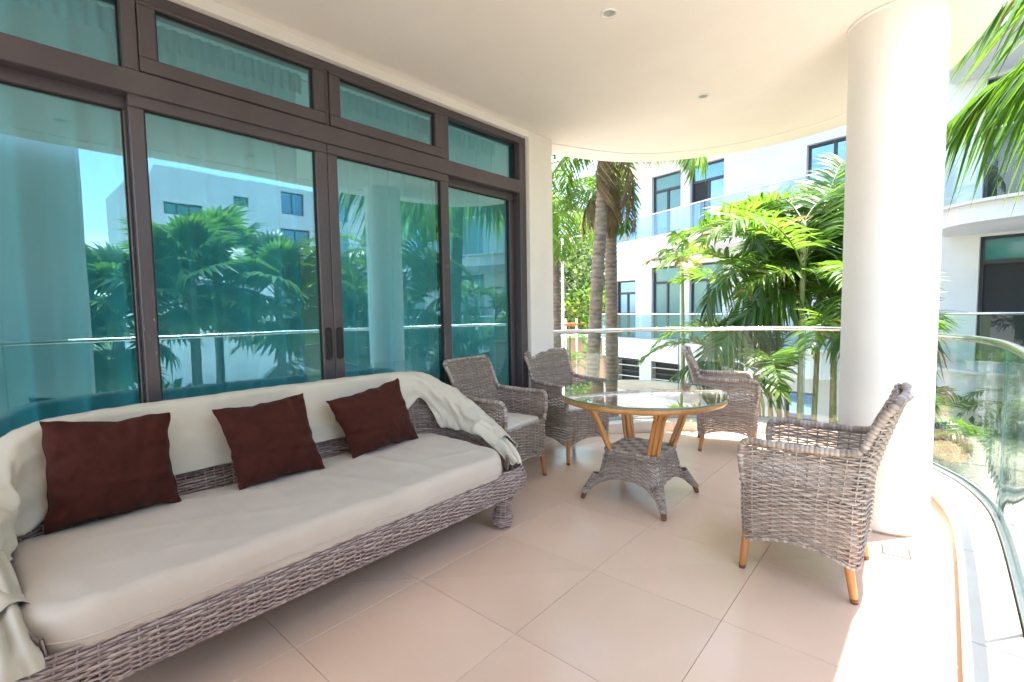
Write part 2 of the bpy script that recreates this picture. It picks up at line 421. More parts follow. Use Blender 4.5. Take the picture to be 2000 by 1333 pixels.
# glass railing
rg = empty('glass_railing', (0, 5.4, 0), label='frameless curved glass balustrade with round steel handrail edging the terrace', cat='railing')
def at_root(o, root): o.matrix_parent_inverse = Matrix.Translation(-root.location); return o
ch = MB().strip(offset2(rail, .050), offset2(rail, .002), .0, .098)
ch.strip(offset2(rail, .050), offset2(rail, .036), .098, .125); ch.strip(offset2(rail, .016), offset2(rail, .002), .098, .125)
at_root(ch.build('base_channel', 'alu', rg), rg)
hr = resample(offset2(rail, .026), .06)
at_root(MB().tube([(q[0], q[1], 1.055) for q in hr], .0215, 14).build('handrail', 'steel', rg, smooth=True), rg)
gl = offset2(rail, .026)
L = 24; st = 9
for s0 in range(st - L, len(gl) - 1, L):
    a = max(s0, 0); e0 = min(s0 + L, len(gl) - 1)
    if e0 - a < 3: continue
    A = [q.copy() for q in offset2(rail, .032)[a:e0 + 1]]; B = [q.copy() for q in offset2(rail, .020)[a:e0 + 1]]
    for Q in (A, B): Q[0] = Q[0].lerp(Q[1], .05); Q[-1] = Q[-1].lerp(Q[-2], .05)
    pn = at_root(MB().strip(A, B, .10, 1.040).build('glass_panel', 'railglass', rg, smooth=False), rg)
    for Q0, Q1 in ((A[0], B[0]), (A[-1], B[-1])):
        d = (Q0 - Q1); n_ = V((-d.y, d.x)).normalized() * .0018
        MB().prism([Q0 + n_, Q0 - n_, Q1 - n_, Q1 + n_], .101, 1.034).build('glass_edge', 'glassedge', pn)

# ceiling slab with drip groove
CE = [V(q) for q in ((-3.75, 2.4), (-3.45, 3.1), (-3.10, 3.80), (-2.87, 4.36), (-2.53, 4.84), (-1.95, 5.17), (-1.37, 5.27), (-.80, 5.20), (-.40, 4.98), (-.087, 4.58), (.065, 4.15), (.165, 3.68), (.20, 3.1), (.205, 2.4), (.205, 1.0), (.205, -2.6))]
ce = resample(spline(CE, 10), .06)
ce1 = offset2(ce, -.27); ce2 = offset2(ce, -.2735)
ceil = empty('ceiling', kind='structure')
MB().prism([(-6.4, -2.6)] + [tuple(q) for q in ce2[::-1]] + [(-6.4, 2.4)], CEIL, 3.0).build('soffit', 'plaster', ceil)
MB().strip(ce, ce1, CEIL - .006, 3.0).build('soffit_edge_band', 'plaster', ceil)
MB().prism([(-6.4, -2.6)] + [tuple(q) for q in offset2(ce, -.004)[::-1]] + [(-6.4, 2.4)], 3.001, 3.32).build('roof_slab', 'plaster_out', ceil)
MB().strip(ce1, ce2, CEIL + .004, 3.0).build('drip_groove', 'plaster', ceil)

# round column
pil = empty('round_column', (-.262, 3.52, 0), label='thick round white column between floor and ceiling', cat='column')
def lathe(prof, n=64):
    m = MB(); vs = []; 
    for (r_, z_) in prof:
        for k in range(n): a = 2 * math.pi * k / n; vs.append((r_ * math.cos(a), r_ * math.sin(a), z_))
    fs = []
    for i in range(len(prof) - 1):
        for k in range(n): l = (k + 1) % n; fs.append((i * n + k, i * n + l, i * n + n + l, i * n + n + k))
    return m.add(vs, fs)
lathe([(.222, .0), (.222, .02), (.2225, .6), (.222, 1.4), (.2225, 2.2), (.222, CEIL - .003)]).build('shaft', 'plaster_col', pil, smooth=True)
lathe([(.2245, 0), (.2275, .002), (.2262, .006), (.2228, .009), (.2221, .010)]).build('base_sealant', 'grout', pil, smooth=True)
lathe([(.2222, CEIL - .016), (.232, CEIL - .012), (.235, CEIL - .002), (.2225, CEIL - .001)]).build('caulk_ring', 'plaster', pil, smooth=True)

# pier, lintel and house wall
FX = -2.83
hw = empty('house_wall', (FX, 0, 0), label='white rendered house wall and corner pier around the glazed doors', cat='wall')
def hwp(name, lo, hi, m='plaster_col', b=.006):
    o = MB().bbox(lo, hi, b).build(name, m, hw); return at_root(o, hw)
hwp('corner_pier', (-3.28, 3.305, -.01), (-2.79, 3.64, CEIL - .001))
hwp('lintel', (-3.10, -2.5, 2.806), (-2.79, 3.303, CEIL - .001), b=.003)
hwp('side_wall', (-3.10, -2.5, -.01), (-2.79, -.545, 2.804))
bw = MB()
for lo, hi in (((-6.3, -2.5, -.01), (-6.1, .2, CEIL + .1)), ((-6.3, 1.9, -.01), (-6.1, 3.80, CEIL + .1)), ((-6.3, .2, -.01), (-6.1, 1.9, .9)), ((-6.3, .2, 2.2), (-6.1, 1.9, CEIL + .1))): bw.box(lo, hi)
at_root(bw.build('inner_back_wall', 'room', hw), hw)      # unseen opening added in this wall so daylight backlights the curtains
at_root(MB().box((-6.1, -2.3, 2.862), (-3.29, 3.64, 2.95)).build('room_ceiling', 'room', hw), hw)
at_root(MB().box((-6.1, 3.642, -.01), (-3.10, 3.80, CEIL + .1)).build('return_wall', 'plaster_out', hw), hw)
at_root(MB().box((-6.1, -2.5, -.01), (-3.102, -2.3, CEIL + .1)).build('inner_side_wall', 'room', hw), hw)
# privacy wall beyond the rail, seen only mirrored in the doors
MB().bbox((.36, -4.0, GZ), (.72, .66, 3.0), .03).build('privacy_wall', 'plaster_out', label='white end wall beside the terrace, mirrored at the left of the glass doors', cat='wall')

# ------------------------------------------------------------------ glazed doors
gd = empty('sliding_glass_door', (FX, 1.45, 0), label='dark bronze framed teal glass sliding doors with transom windows behind the sofa', cat='door')
def gp(name, lo, hi, m='bronze', par=None, b=.003):
    o = MB().bbox(lo, hi, b).build(name, m, par or gd)
    o.matrix_parent_inverse = Matrix.Translation(-V(gd.location)); return o
gp('head_frame', (FX - .13, -.54, 2.752), (FX, 3.30, 2.805))
gp('jamb', (FX - .13, 3.222, 0), (FX - .001, 3.302, 2.751)); gp('jamb', (FX - .13, -.542, 0), (FX - .001, -.47, 2.751))
gp('transom_bar', (FX - .13, -.47, 2.318), (FX + .004, 3.221, 2.425))
gp('track', (FX - .13, -.47, 0.0), (FX, 3.221, .03))
for y0, y1 in ((.477, .534), (1.441, 1.464), (2.352, 2.412)): gp('mullion', (FX - .12, y0, 2.426), (FX + .001, y1, 2.751))
def pane(name, y0, y1, z0, z1, x, par):
    o = MB().box((x - .004, y0, z0), (x + .004, y1, z1)).build(name, 'doorglass', par); return o
def gaskets(y0, y1, z0, z1, x, par, t=.006):
    m = MB()
    m.box((x, y0, z1 - t), (x + .010, y1, z1)); m.box((x, y0, z0), (x + .010, y1, z0 + t))
    m.box((x, y0, z0 + t), (x + .010, y0 + t, z1 - t)); m.box((x, y1 - t, z0 + t), (x + .010, y1, z1 - t))
    return m.build('gasket', 'gasket', par)
# transoms: two plain lights and two opening sashes
for k, (y0, y1, sash) in enumerate(((-.47, .477, 0), (.534, 1.441, 1), (1.464, 2.352, 1), (2.412, 3.221, 0))):
    tw = empty('transom_window', (0, 0, 0)); tw.parent = gd; tw.matrix_parent_inverse = Matrix.Translation(-V(gd.location))
    if sash:
        f = .070; m = MB(); x0, x1 = FX - .06, FX + .012; a, b = y0 + .003, y1 - .003
        m.bbox((x0, a, 2.735 - .002), (x1, b, 2.7495)); m.bbox((x0, a, 2.428), (x1, b, 2.428 + f - .004))
        m.bbox((x0, a, 2.428 + f - .003), (x1, a + f, 2.732)); m.bbox((x0, b - f, 2.428 + f - .003), (x1, b, 2.732))
        o = m.build('sash', 'bronze', tw)
        pane('pane', a + f, b - f, 2.428 + f - .004, 2.733, FX - .02, tw)
        gaskets(a + f, b - f, 2.428 + f - .003, 2.7325, FX - .016, tw)
    else:
        pane('pane', y0, y1, 2.426, 2.751, FX - .075, tw); gaskets(y0, y1, 2.426, 2.751, FX - .071, tw)
for y0, y1, front in ((-.465, .53, 0), (.486, 1.4475, 1), (1.4505, 2.412, 1), (2.36, 3.215, 0)):
    x1 = FX - .012 if front else FX - .075; x0 = x1 - .045; sp = empty('sliding_panel'); sp.parent = gd; sp.matrix_parent_inverse = Matrix.Translation(-V(gd.location))
    s0 = .058 if not (front and y0 > 1) else .062; s1 = .075 if front else .055
    m = MB(); m.bbox((x0, y0, 2.262), (x1, y1, 2.330)); m.bbox((x0, y0, .032), (x1, y1, .12))
    m.bbox((x0, y0, .121), (x1, y0 + s0, 2.261)); m.bbox((x0, y1 - s1, .121), (x1, y1, 2.261)); m.build('panel_frame', 'bronze', sp)
    xg = (x0 + x1) / 2
    pane('pane', y0 + s0, y1 - s1, .12, 2.262, xg - .006, sp); gaskets(y0 + s0, y1 - s1, .121, 2.2615, xg - .002, sp)
    if front:
        yc = (y1 - s1 / 2) if y0 < 1 else (y0 + s0 / 2)
        hm = MB(); rim = [V((x1 + .003, yc + q[0], 1.092 + q[1])) for q in rrect(.019, .098, .0185)]
        hm.tube(rim, .0045, 8, closed=True); hm.add([q + V((-.001, 0, 0)) for q in rim], [tuple(range(len(rim)))])
        hm.bbox((x1 + .001, yc - .008, 1.03), (x1 + .008, yc + .008, 1.15), .003)
        hm.build('handle', 'gasket', sp, smooth=False)
# curtains hanging indoors
ct_lab = ('sheer white curtain indoors behind the leftmost door pane', 'sheer white curtain indoors behind the door pane over the first two cushions', 'sheer white curtain indoors behind the pane right of the door handles', 'sheer white curtain indoors behind the narrow right door pane by the pier')
for k, (y0, y1) in enumerate(((-.52, .50), (.50, 1.40), (1.52, 2.36), (2.36, 3.12))):
    rc = random.Random(30 + k); ph = [rc.uniform(0, 6) for _ in range(6)]
    def cf(u, v, y0=y0, y1=y1, ph=ph):
        y = lerp(y0, y1, u); z = lerp(.03, 2.76, v)
        w_ = math.sin(y * 38 + ph[0] + .7 * math.sin(y * 9 + ph[1])) * .068 + math.sin(y * 15 + ph[2]) * .026
        w_ *= 1.0 - .35 * v; w_ += .006 * math.sin(z * 2.2 + y * 11 + ph[3])
        return (-3.115 + w_, y + .012 * math.sin(z * 1.7 + y * 15), z)
    cu = empty('curtain', (-3.2, (y0 + y1) / 2, 0), label=ct_lab[k], cat='curtain', group='curtains behind the glass doors')
    o = MB().grid(cf, 150, 8).build('cloth', 'curtain', cu, smooth=True); at_root(o, cu)
    o = MB().grid(lambda u, v, y0=y0, y1=y1, ph=ph: (-3.045 + .010 * math.sin(lerp(y0, y1, u) * 120 + ph[4]), lerp(y0, y1, u), lerp(2.66, 2.775, v)), 160, 2).build('heading_tape', 'curtain', cu, smooth=True); at_root(o, cu)

# ceiling downlights
dl_lab = {(-1.40, 2.338): 'small round recessed downlight in the ceiling, the one nearer the camera', (-1.415, 3.712): 'small round recessed downlight in the ceiling between the table and the curved edge',
          (-.53, .47): 'recessed ceiling downlight mirrored in the leftmost door pane', (-.53, 1.85): 'recessed ceiling downlight mirrored in the door pane left of the handles'}
me_t = None
for (x, y), lb in dl_lab.items():
    d = empty('downlight', (x, y, CEIL), label=lb, cat='downlight', group='recessed ceiling downlights')
    lathe([(.030, -.0005), (.034, -.006), (.044, -.007), (.046, -.0035), (.046, -.0008)], 36).build('trim_ring', 'white_paint', d, smooth=True)
    lathe([(.0305, -.0012), (.026, -.0025), (.012, -.003), (.0005, -.0032)], 28).build('lens', 'alu', d, smooth=True)

# floor drain by the column
dr = empty('floor_drain', (-.162, 3.10, 0), R(7), label='small rectangular metal floor drain in the sunny strip by the column', cat='drain')
m = MB()
for lo, hi in (((-.060, -.060, .0005), (.060, -.051, .003)), ((-.060, .051, .0005), (.060, .060, .003)), ((-.060, -.051, .0005), (-.051, .051, .003)), ((.051, -.051, .0005), (.060, .051, .003))): m.bbox(lo, hi, .001)
m.build('drain_frame', 'drainsteel', dr)
MB().box((-.049, -.049, .0004), (.049, .049, .0028)).build('drain_cover', 'tile', dr)
# ================================================================== wicker weaving
def weave(mb, P, ns, rows, wid, thick, amp, closed=True, u0=0.0, u1=1.0, seed=1, stake_r=.0032, tone=(.15, .95), v0=0.0, v1=1.0, spp=3, flip=1, tonefn=None):
    """horizontal strands woven in and out of upright stakes over the surface P(u, v)"""
    rs = random.Random(seed); n = ns * spp; eu = .25 / n; ev = .004
    cnt = n if closed else n + 1
    for r_ in range(rows):
        vb = lerp(v0, v1, (r_ + .5) / rows); tn = lerp((tone[0] + tone[1]) / 2, rs.uniform(*tone), .45); ph = rs.uniform(0, 20); wj = rs.uniform(.86, 1.1)
        vs = []; tl = []
        for k in range(cnt):
            u = lerp(u0, u1, k / n)
            v = vb + .22 / rows * noise.noise(V((u * ns * .35, ph, 3.1)))
            p = P(u, v); du = P(u + eu, v) - P(u - eu, v); dv = P(u, v + ev) - P(u, v - ev)
            dvn = dv.normalized(); N = du.cross(dv); N = N.normalized() * flip if N.length > 1e-12 else V((0, 0, 1))
            a = amp * math.cos(math.pi * k / spp + math.pi * r_) * (1 + .3 * noise.noise(V((u * ns * .8, ph, 9))))
            c = p + N * a; h_ = dvn * (wid * wj / 2); t_ = N * (thick / 2)
            vs += [c + h_, c + t_ + h_ * .25, c - h_, c - t_ - h_ * .1]
            tt = tn + .34 * noise.noise(V((u * ns * .75, ph, 1.7)))
            if tonefn: tt = tonefn(u, v, tt)
            tl += [min(max(tt, 0), 1)] * 4
        fs = []
        for k in range(n):
            j = (k + 1) % cnt
            for q in range(4):
                l = (q + 1) % 4; fs.append((k * 4 + q, k * 4 + l, j * 4 + l, j * 4 + q))
        mb.add(vs, fs, tl)
    if stake_r:
        for k in range(ns + (0 if closed else 1)):
            u = lerp(u0, u1, k / ns); pts = [P(u, lerp(v0, v1, q / 7)) for q in range(8)]
            mb.tube(pts, stake_r, 4, tone=rs.uniform(.35, .9))
def braid(mb, path, r, seed=1, step=.0062, closed=False, tone=(.3, 1.0)):
    rs = random.Random(seed); pts = resample(path, step, closed=closed)
    rad = []; tn = []; cur = rs.uniform(*tone)
    for i in range(len(pts)):
        ph = i % 3
        if ph == 0: cur = rs.uniform(*tone)
        rad.append(r * (1.0 if ph == 1 else .97 if ph == 2 else .80) * rs.uniform(.96, 1.05)); tn.append(cur * (1 if ph else .55))
    q = [p + V((rs.uniform(-1, 1), rs.uniform(-1, 1), rs.uniform(-1, 1))) * r * .05 for p in pts]
    mb.tube(q, rad, 7, closed=closed, tone=tn)

# ================================================================== woven armchairs
HX, HY = .243, .262
base_c = sampler(rrect(HX, HY, .055))
def chair_skirt(u, v):
    q = base_c(u); x, y = q.x, q.y
    arch = max(0, 1 - (x / (HX - .02)) ** 2, 1 - (y / (HY - .02)) ** 2)
    zb = .150 + .048 * arch; z = lerp(zb, .445, v); s = lerp(.965, 1.0, v)
    bul = 1 + .012 * math.sin(math.pi * v)
    return V((x * s * bul, y * s * bul, z))
_Q = rrect(HX, HY, .055)
# open path: front right post -> right side -> back -> left side -> front left post
arm_line = [V((HX - .035, HY - .002))] + [V((HX - .06, HY))] + [q for q in _Q if q.x < HX - .06 and True]
arm_line = [V((HX - .012, HY - .006)), V((HX - .06, HY))] + _Q[7:21] + [V((HX - .06, -HY)), V((HX - .012, -HY + .006))]
arm_c = sampler(arm_line, closed=False)
def chair_arm(u, v):
    q = arm_c(u); x, y = q.x, q.y
    k = (HX - x) / (2 * HX); zt = .640 + .016 * k - .02 * max(0, 1 - k * 7)
    out_ = 1 + .03 * v * (1 - k)
    return V((x - .022 * v * k * k, y * out_, lerp(.438, zt, v)))
back_c = sampler(rrect(.0185, .232, .018, 5))
def chair_back(u, v):
    q = back_c(u); z = lerp(.47, .893, v); k = (z - .47) / .423
    lean = -.235 - .115 * k ** 1.25; wy = 1 + .07 * k
    return V((lean + q.x + .022 * (q.y / .232) ** 2 * (1 - .2 * k), q.y * wy, z + .012 * k * (q.y / .232) ** 2))
def make_chair(label):
    root = empty('wicker_armchair', label=label, cat='armchair', group='woven armchairs around the glass table')
    m = MB(); weave(m, chair_skirt, 44, 24, .0112, .0062, .0064, seed=3, tone=(.3, .95), stake_r=.0038)
    m.build('woven_skirt', 'wicker', root, smooth=True, kind='stuff')
    m = MB(); weave(m, chair_arm, 32, 17, .0106, .0058, .0062, closed=False, seed=5, tone=(.3, .95), stake_r=.0038)
    m.build('woven_arms', 'wicker', root, smooth=True, kind='stuff')
    m = MB(); weave(m, chair_back, 26, 34, .0112, .0058, .0062, seed=8, tone=(.3, .95), stake_r=.0038)
    m.build('woven_backrest', 'wicker', root, smooth=True, kind='stuff')
    # rolled rim: post, arm top, back edge, back top and down again
    hp = [(HX - .034, HY - .034, .40), (HX - .016, HY - .016, .455), (HX - .006, HY - .007, .53), (HX - .006, HY - .002, .605), (HX - .030, HY + .004, .643), (HX - .09, HY + .007, .649), (.02, HY + .006, .648), (-.10, HY + .004, .651), (-.19, HY - .004, .656), (-.232, HY - .016, .672), (-.262, HY - .020, .74), (-.300, HY - .016, .82), (-.334, HY - .012, .872), (-.346, HY - .022, .892), (-.352, HY - .05, .899), (-.360, .12, .900), (-.364, 0, .899)]
    full = hp + [(x, -y, z) for x, y, z in hp[-2::-1]]
    m = MB(); braid(m, spline(full, 8), .0175, 11)
    braid(m, spline([(HX - .002, HY - .02, .442), (HX + .004, .12, .444), (HX + .005, 0, .445), (HX + .004, -.12, .444), (HX - .002, -HY + .02, .442)], 8), .011, 13)
    braid(m, spline([(-.348, HY - .035, .896), (-.366, .12, .898), (-.372, 0, .897), (-.366, -.12, .898), (-.348, -HY + .035, .896)], 8), .019, 17)
    braid(m, [chair_skirt(k / 120, .005) for k in range(120)], .0085, 15, closed=True)
    m.build('rolled_rim', 'wicker', root, smooth=True, kind='stuff')
    # legs
    for sy in (1, -1):
        for foot, top in (((.232, .238 * sy, 0), (.214, .222 * sy, .20)), ((-.222, .238 * sy, 0), (-.186, .224 * sy, .22))):
            f_, t_ = V(foot), V(top); m = MB()
            m.tube([f_ + (t_ - f_) * k / 6 for k in range(7)], [.0145, .0168, .0175, .0182, .019, .0195, .020], 12)
            lg = m.build('leg', 'legwood', root, smooth=True)
            smooth_by_angle(lg, 50)
            MB().tube([f_ + (t_ - f_) * -.002, f_ + (t_ - f_) * .05, f_ + (t_ - f_) * .09], [.0148, .0158, .0172], 12).build('leg_tip', 'legtip', lg, smooth=True)
    # slatted seat deck and cushion
    MB().bbox((-.21, -.235, .400), (.225, .235, .416), .004).build('seat_deck', 'wicker', root)
    m = slab(.214, .232, .06, .418, .462, .012, 3)
    m.build('seat_cushion', 'pad', root, smooth=True)
    return root
def slab(hx, hy, r, z0, z1, puff, seed, nz_=.004, n=10, sq=.9, rows=14, cx=0, cy_=0, seam=False):
    """upholstered slab: rounded plan, rounded edge, softly domed top"""
    ol = resample(rrect(hx, hy, r, n), n=160, closed=True); m = MB(); vs = []; th = z1 - z0; er = th / 2
    prof = []
    for k in range(9):
        a = -math.pi / 2 + math.pi * k / 8; ca, sa = math.cos(a), math.sin(a)
        prof.append((er * sq * (1 - abs(ca) ** .55), z0 + er + er * math.copysign(abs(sa) ** .75, sa)))
    scale_rings = [(ins, z, 0) for ins, z in prof]
    ins0 = prof[-1][0]
    mn = min(hx, hy)
    for k in range(1, rows + 1):
        t = k / rows; scale_rings.append((ins0 + (mn - ins0 - .002) * (t ** 1.1), z1 + puff * (1 - (1 - t) ** 2.2), 1))
    for ins, z, top in scale_rings:
        sx, sy = (hx - ins) / hx, (hy - ins) / hy
        for q in ol:
            x, y = q.x * sx, q.y * sy
            if top or z > z0 + er:
                dz = nz_ * (noise.noise(V((x * 3.2, y * 5.0, seed))) + .6 * noise.noise(V((x * 8, y * 11, seed + 5))))
                dz += nz_ * .7 * max(0, math.sin((x * .8 + y) * 26 + 4 * noise.noise(V((x * 2, y * 2, seed + 8))))) ** 6
            else: dz = 0
            o_ = nz_ * .6 * noise.noise(V((x * 7, y * 7, z * 20 + seed)))
            vs.append((cx + x * (1 + o_ / hx), cy_ + y * (1 + o_ / hy), z + dz))
    nr = len(scale_rings); N_ = len(ol); fs = [tuple(range(N_ - 1, -1, -1))]
    for i in range(nr - 1):
        for k in range(N_): l = (k + 1) % N_; fs.append((i * N_ + k, i * N_ + l, i * N_ + N_ + l, i * N_ + N_ + k))
    fs.append(tuple((nr - 1) * N_ + k for k in range(N_)))
    m.add(vs, fs); return m
c0 = make_chair('grey wicker armchair beside the round column, its back to the sun')
spots = ((-.485, 2.672, 181.0, None), (-2.483, 2.574, 5.5, 'grey wicker armchair with cream seat pad at the end of the sofa'),
         (-2.455, 3.43, -12, 'dark grey wicker armchair in front of the white corner pier'), (-1.49, 4.52, 22, 'grey wicker armchair turned sideways by the far glass railing behind the table'))
for k, (x, y, a, lb) in enumerate(spots):
    o = c0 if k == 0 else copy_tree(c0)
    o.location = (x, y, 0); o.rotation_euler = (0, 0, R(a))
    if lb: o['label'] = lb

# ================================================================== round glass table
tb_ = empty('glass_dining_table', (-1.525, 2.945, 0), R(2.5), label='round glass topped rattan table on a flared wicker pedestal', cat='table')
sqc = sampler(rrect(1, 1, .22))
def ped(u, v):
    q = sqc(u); c = min(abs(q.x), abs(q.y)) / max(abs(q.x), abs(q.y))      # 0 at mid-side, 1 at corner
    zb = .158 - .105 * c ** 3.2; z = lerp(zb, .332, v); d = (.335 - z) / .335
    s = .182 + .108 * d ** 2.6 + .055 * c ** 3 * d ** 2.2 + .012 * math.sin(math.pi * min(1, d * 1.6))
    return V((q.x * s, q.y * s, z))
m = MB(); weave(m, ped, 40, 16, .0122, .0060, .0056, seed=21, tone=(.2, .9), stake_r=.0036)
for sx in (1, -1):
    for sy in (1, -1):
        def cone(u, v, sx=sx, sy=sy):
            k = 1 - v; r_ = lerp(.020, .044, v ** 1.1); cx = lerp(.205, .282, k ** 1.1); z = lerp(.042, .165, v)
            a = 2 * math.pi * u
            return V((sx * (cx + r_ * math.cos(a) * .9), sy * (cx + r_ * math.sin(a) * .9), z + .25 * r_ * (math.cos(a) + math.sin(a)) * .6))
        weave(m, cone, 10, 15, .0135, .005, .0028, seed=23 + sx + 2 * sy, tone=(.1, .8), stake_r=.0026, flip=sx * sy)
braid(m, [V((q.x * .184, q.y * .184, .336)) for q in resample(rrect(1, 1, .2), n=140, closed=True)], .010, 27, closed=True, tone=(.25, .8))
m.build('woven_pedestal', 'wicker', tb_, smooth=True, kind='stuff')
m = MB(); rs = random.Random(4)
for k in range(30):                                     # basket-check top of the pedestal
    y = -.17 + .34 * (k + .5) / 30
    pts = []; tl = []
    for j in range(37):
        x = -.172 + .344 * j / 36; chk = (int((x + .172) / .0575) + int((y + .17) / .0567)) % 2
        pts.append(V((x, y, .3375 + (.0022 if chk else -.0012) + .0006 * math.sin(j * 2.6 + k * 3.14)))); tl.append((.62 if chk else .22) + rs.uniform(-.1, .1))
    m.tube(pts, .0056, 5, tone=tl)
m.build('check_woven_shelf', 'wicker', tb_, smooth=True, kind='stuff')
for sx in (1, -1):
    for sy in (1, -1):
        f_ = V((sx * .287, sy * .287, 0)); t_ = V((sx * .272, sy * .272, .055))
        ft = MB().tube([f_, f_.lerp(t_, .15), f_.lerp(t_, .6), t_], [.0125, .0165, .0175, .0175], 10).build('foot', 'legtip', tb_, smooth=True)
        d1 = V((sx, sy, 0)).normalized(); d2 = V((-sy, sx, 0)).normalized(); ps = MB()
        b0 = V((sx * .150, sy * .150, .335)); t0 = b0 + d1 * .150 + V((0, 0, .347))
        ps.tube([b0.lerp(t0, q / 8) for q in range(9)], [.0185 + (.001 if q % 3 == 0 else 0) for q in range(9)], 12)
        tb_.id_data
        ps.build('rattan_pole', 'rattan', tb_, smooth=True)
        for s_ in (1, -1):
            b1 = b0 + d2 * s_ * .030 + d1 * .006
            pth = spline([b1 + V((0, 0, -.004)), b1.lerp(t0 + d2 * s_ * .03, .4), b1.lerp(t0 + d2 * s_ * .028, .72), t0 + d2 * s_ * .042 + V((0, 0, -.045)), t0 + d2 * s_ * .085 + d1 * .004 + V((0, 0, -.012)), t0 + d2 * s_ * .15 - d1 * .012], 6)
            MB().tube(pth, .0125, 10).build('rattan_pole', 'rattan', tb_, smooth=True)
# rim hoop and glass top
def ring(r0_, r1_, z0, z1, n=96, bev=.004):
    pr = [(r0_, z0), (r1_ - bev, z0), (r1_, z0 + bev), (r1_, z1 - bev), (r1_ - bev, z1), (r0_, z1), (r0_, z0)]
    return lathe(pr, n)
smooth_by_angle(ring(.490, .541, .672, .7085, bev=.010).build('rim_hoop', 'rattan', tb_), 50)
MB().tube([(.36 * math.cos(a * math.pi / 40), .36 * math.sin(a * math.pi / 40), .690) for a in range(80)], .011, 8, closed=True).build('inner_hoop', 'rattan', tb_, smooth=True)
for a in (20, 110, 200, 290):
    ca, sa = math.cos(R(a)), math.sin(R(a))
    MB().tube([(ca * .362, sa * .362, .691), (ca * .50, sa * .50, .691)], .010, 8).build('spoke', 'rattan', tb_, smooth=True)
gt = lathe([(.0005, .7095), (.545, .7095)], 96); gt.f = gt.f
gtop = lathe([(.0008, .7195), (.546, .7195), (.549, .717), (.549, .7115), (.546, .7092), (.0008, .7092)], 96)
gto = gtop.build('glass_top', 'tableglass', tb_)
lathe([(.5462, .7190), (.5495, .7168), (.5495, .7117), (.5462, .7096)], 96).build('glass_edge', 'glassedge', gto, smooth=True)
# ================================================================== woven daybed sofa
sf = empty('wicker_sofa', (-1.79, 0, 0), R(91.66), label='long low wicker daybed sofa with a cream mattress under the glass doors', cat='sofa')
ap_c = sampler(rrect(1.118, .435, .13, 8))
def apron(u, v):
    q = ap_c(u); z = lerp(.200, .346, v); b = 1.0
    o_ = .038 * math.sin(math.pi * (v * .86 + .10)) ** .8 - .022
    n_ = V((q.x / 1.118, q.y / .435)); nn = V((n_.x ** 7, n_.y ** 7)); nn = nn.normalized() if nn.length > 1e-6 else n_.normalized()
    return V((1.066 + q.x + nn.x * o_, .437 + q.y + nn.y * o_, z))
m = MB(); weave(m, apron, 128, 16, .0118, .0068, .0068, seed=41, tone=(.3, .95), stake_r=.004)
braid(m, [apron(k / 300, .0) for k in range(300)], .009, 42, closed=True, step=.009)
m.build('woven_apron', 'wicker_sofa', sf, smooth=True, kind='stuff')
MB().bbox((.06, .06, .285), (2.115, .80, .322), .01).build('deck', 'wicker_sofa', sf)
for (lx, ly) in ((.12, .075), (1.985, .068), (.12, .76), (1.985, .76)):
    def legf(u, v, lx=lx, ly=ly):
        r_ = .050 + .011 * math.sin(math.pi * min(1, v / .55)) ** 2 - .004 * math.exp(-((v - .62) / .1) ** 2) + .012 * max(0, v - .7) / .3
        if v < .08: r_ *= lerp(.82, 1, v / .08)
        a = 2 * math.pi * u; return V((lx + r_ * math.cos(a), ly + r_ * math.sin(a), lerp(.004, .185, v)))
    m = MB(); weave(m, legf, 12, 13, .0145, .006, .0035, seed=int(44 + lx * 10 + ly * 3), tone=(.25, .85), stake_r=.003)
    m.build('woven_leg', 'wicker_sofa', sf, smooth=True, kind='stuff')
    MB().tube([(lx, ly, 0), (lx, ly, .02), (lx, ly, .18)], [.035, .040, .040], 12).build('leg_core', 'legtip', sf, smooth=True)
UB = [(.075, .055, .405), (-.005, .20, .455), (-.035, .38, .535), (-.032, .55, .615), (.0, .68, .71), (.100, .735, .835), (.26, .740, .868), (.70, .742, .874), (1.10, .742, .874), (1.50, .742, .872), (1.80, .740, .866), (1.98, .725, .815), (2.085, .66, .715), (2.118, .53, .625), (2.115, .38, .55), (2.085, .20, .475), (2.02, .055, .412)]
_U = resample(spline(UB, 10), n=240)
def ub(u):
    x = min(max(u, 0), 1) * 240; i = min(int(x), 239); p = _U[i].lerp(_U[i + 1], x - i)
    a, b = _U[max(i - 3, 0)], _U[min(i + 4, 240)]; t = V((b.x - a.x, b.y - a.y)).normalized()
    return p, V((-t.y, t.x))            # left of travel is outward (towards wall / sofa ends)
def backw(u, v):
    p, n_ = ub(u); z = lerp(.335, p.z - .015, v); o_ = .090 * (z - .335) / .53
    return V((p.x + n_.x * o_, p.y + n_.y * o_, z))
m = MB(); weave(m, backw, 92, 38, .0122, .006, .0055, closed=False, seed=51, tone=(.15, .8), stake_r=.0038)
def backo(u, v):
    q = backw(u, v); _, n_ = ub(u); return q + V((n_.x * .030, n_.y * .030, 0))
weave(m, backo, 76, 30, .0165, .006, .0045, closed=False, seed=52, tone=(.15, .75))
braid(m, [backw(k / 200, 1) + V((ub(k / 200)[1].x * .015, ub(k / 200)[1].y * .015, 0)) for k in range(16, 186)], .016, 53, step=.009)
m.build('woven_back_and_arms', 'wicker_sofa', sf, smooth=True, kind='stuff')
def mat_outline(hx, hy):
    o_ = []
    for cx, cy_, a0, r_ in ((hx, hy, 0, .06), (-hx, hy, 90, .06), (-hx, -hy, 180, .17), (hx, -hy, 270, .17)):
        for k in range(11):
            a = R(a0 + 9 * k); o_.append(V((cx - math.copysign(r_, cx) + r_ * math.cos(a), cy_ - math.copysign(r_, cy_) + r_ * math.sin(a))))
    return o_
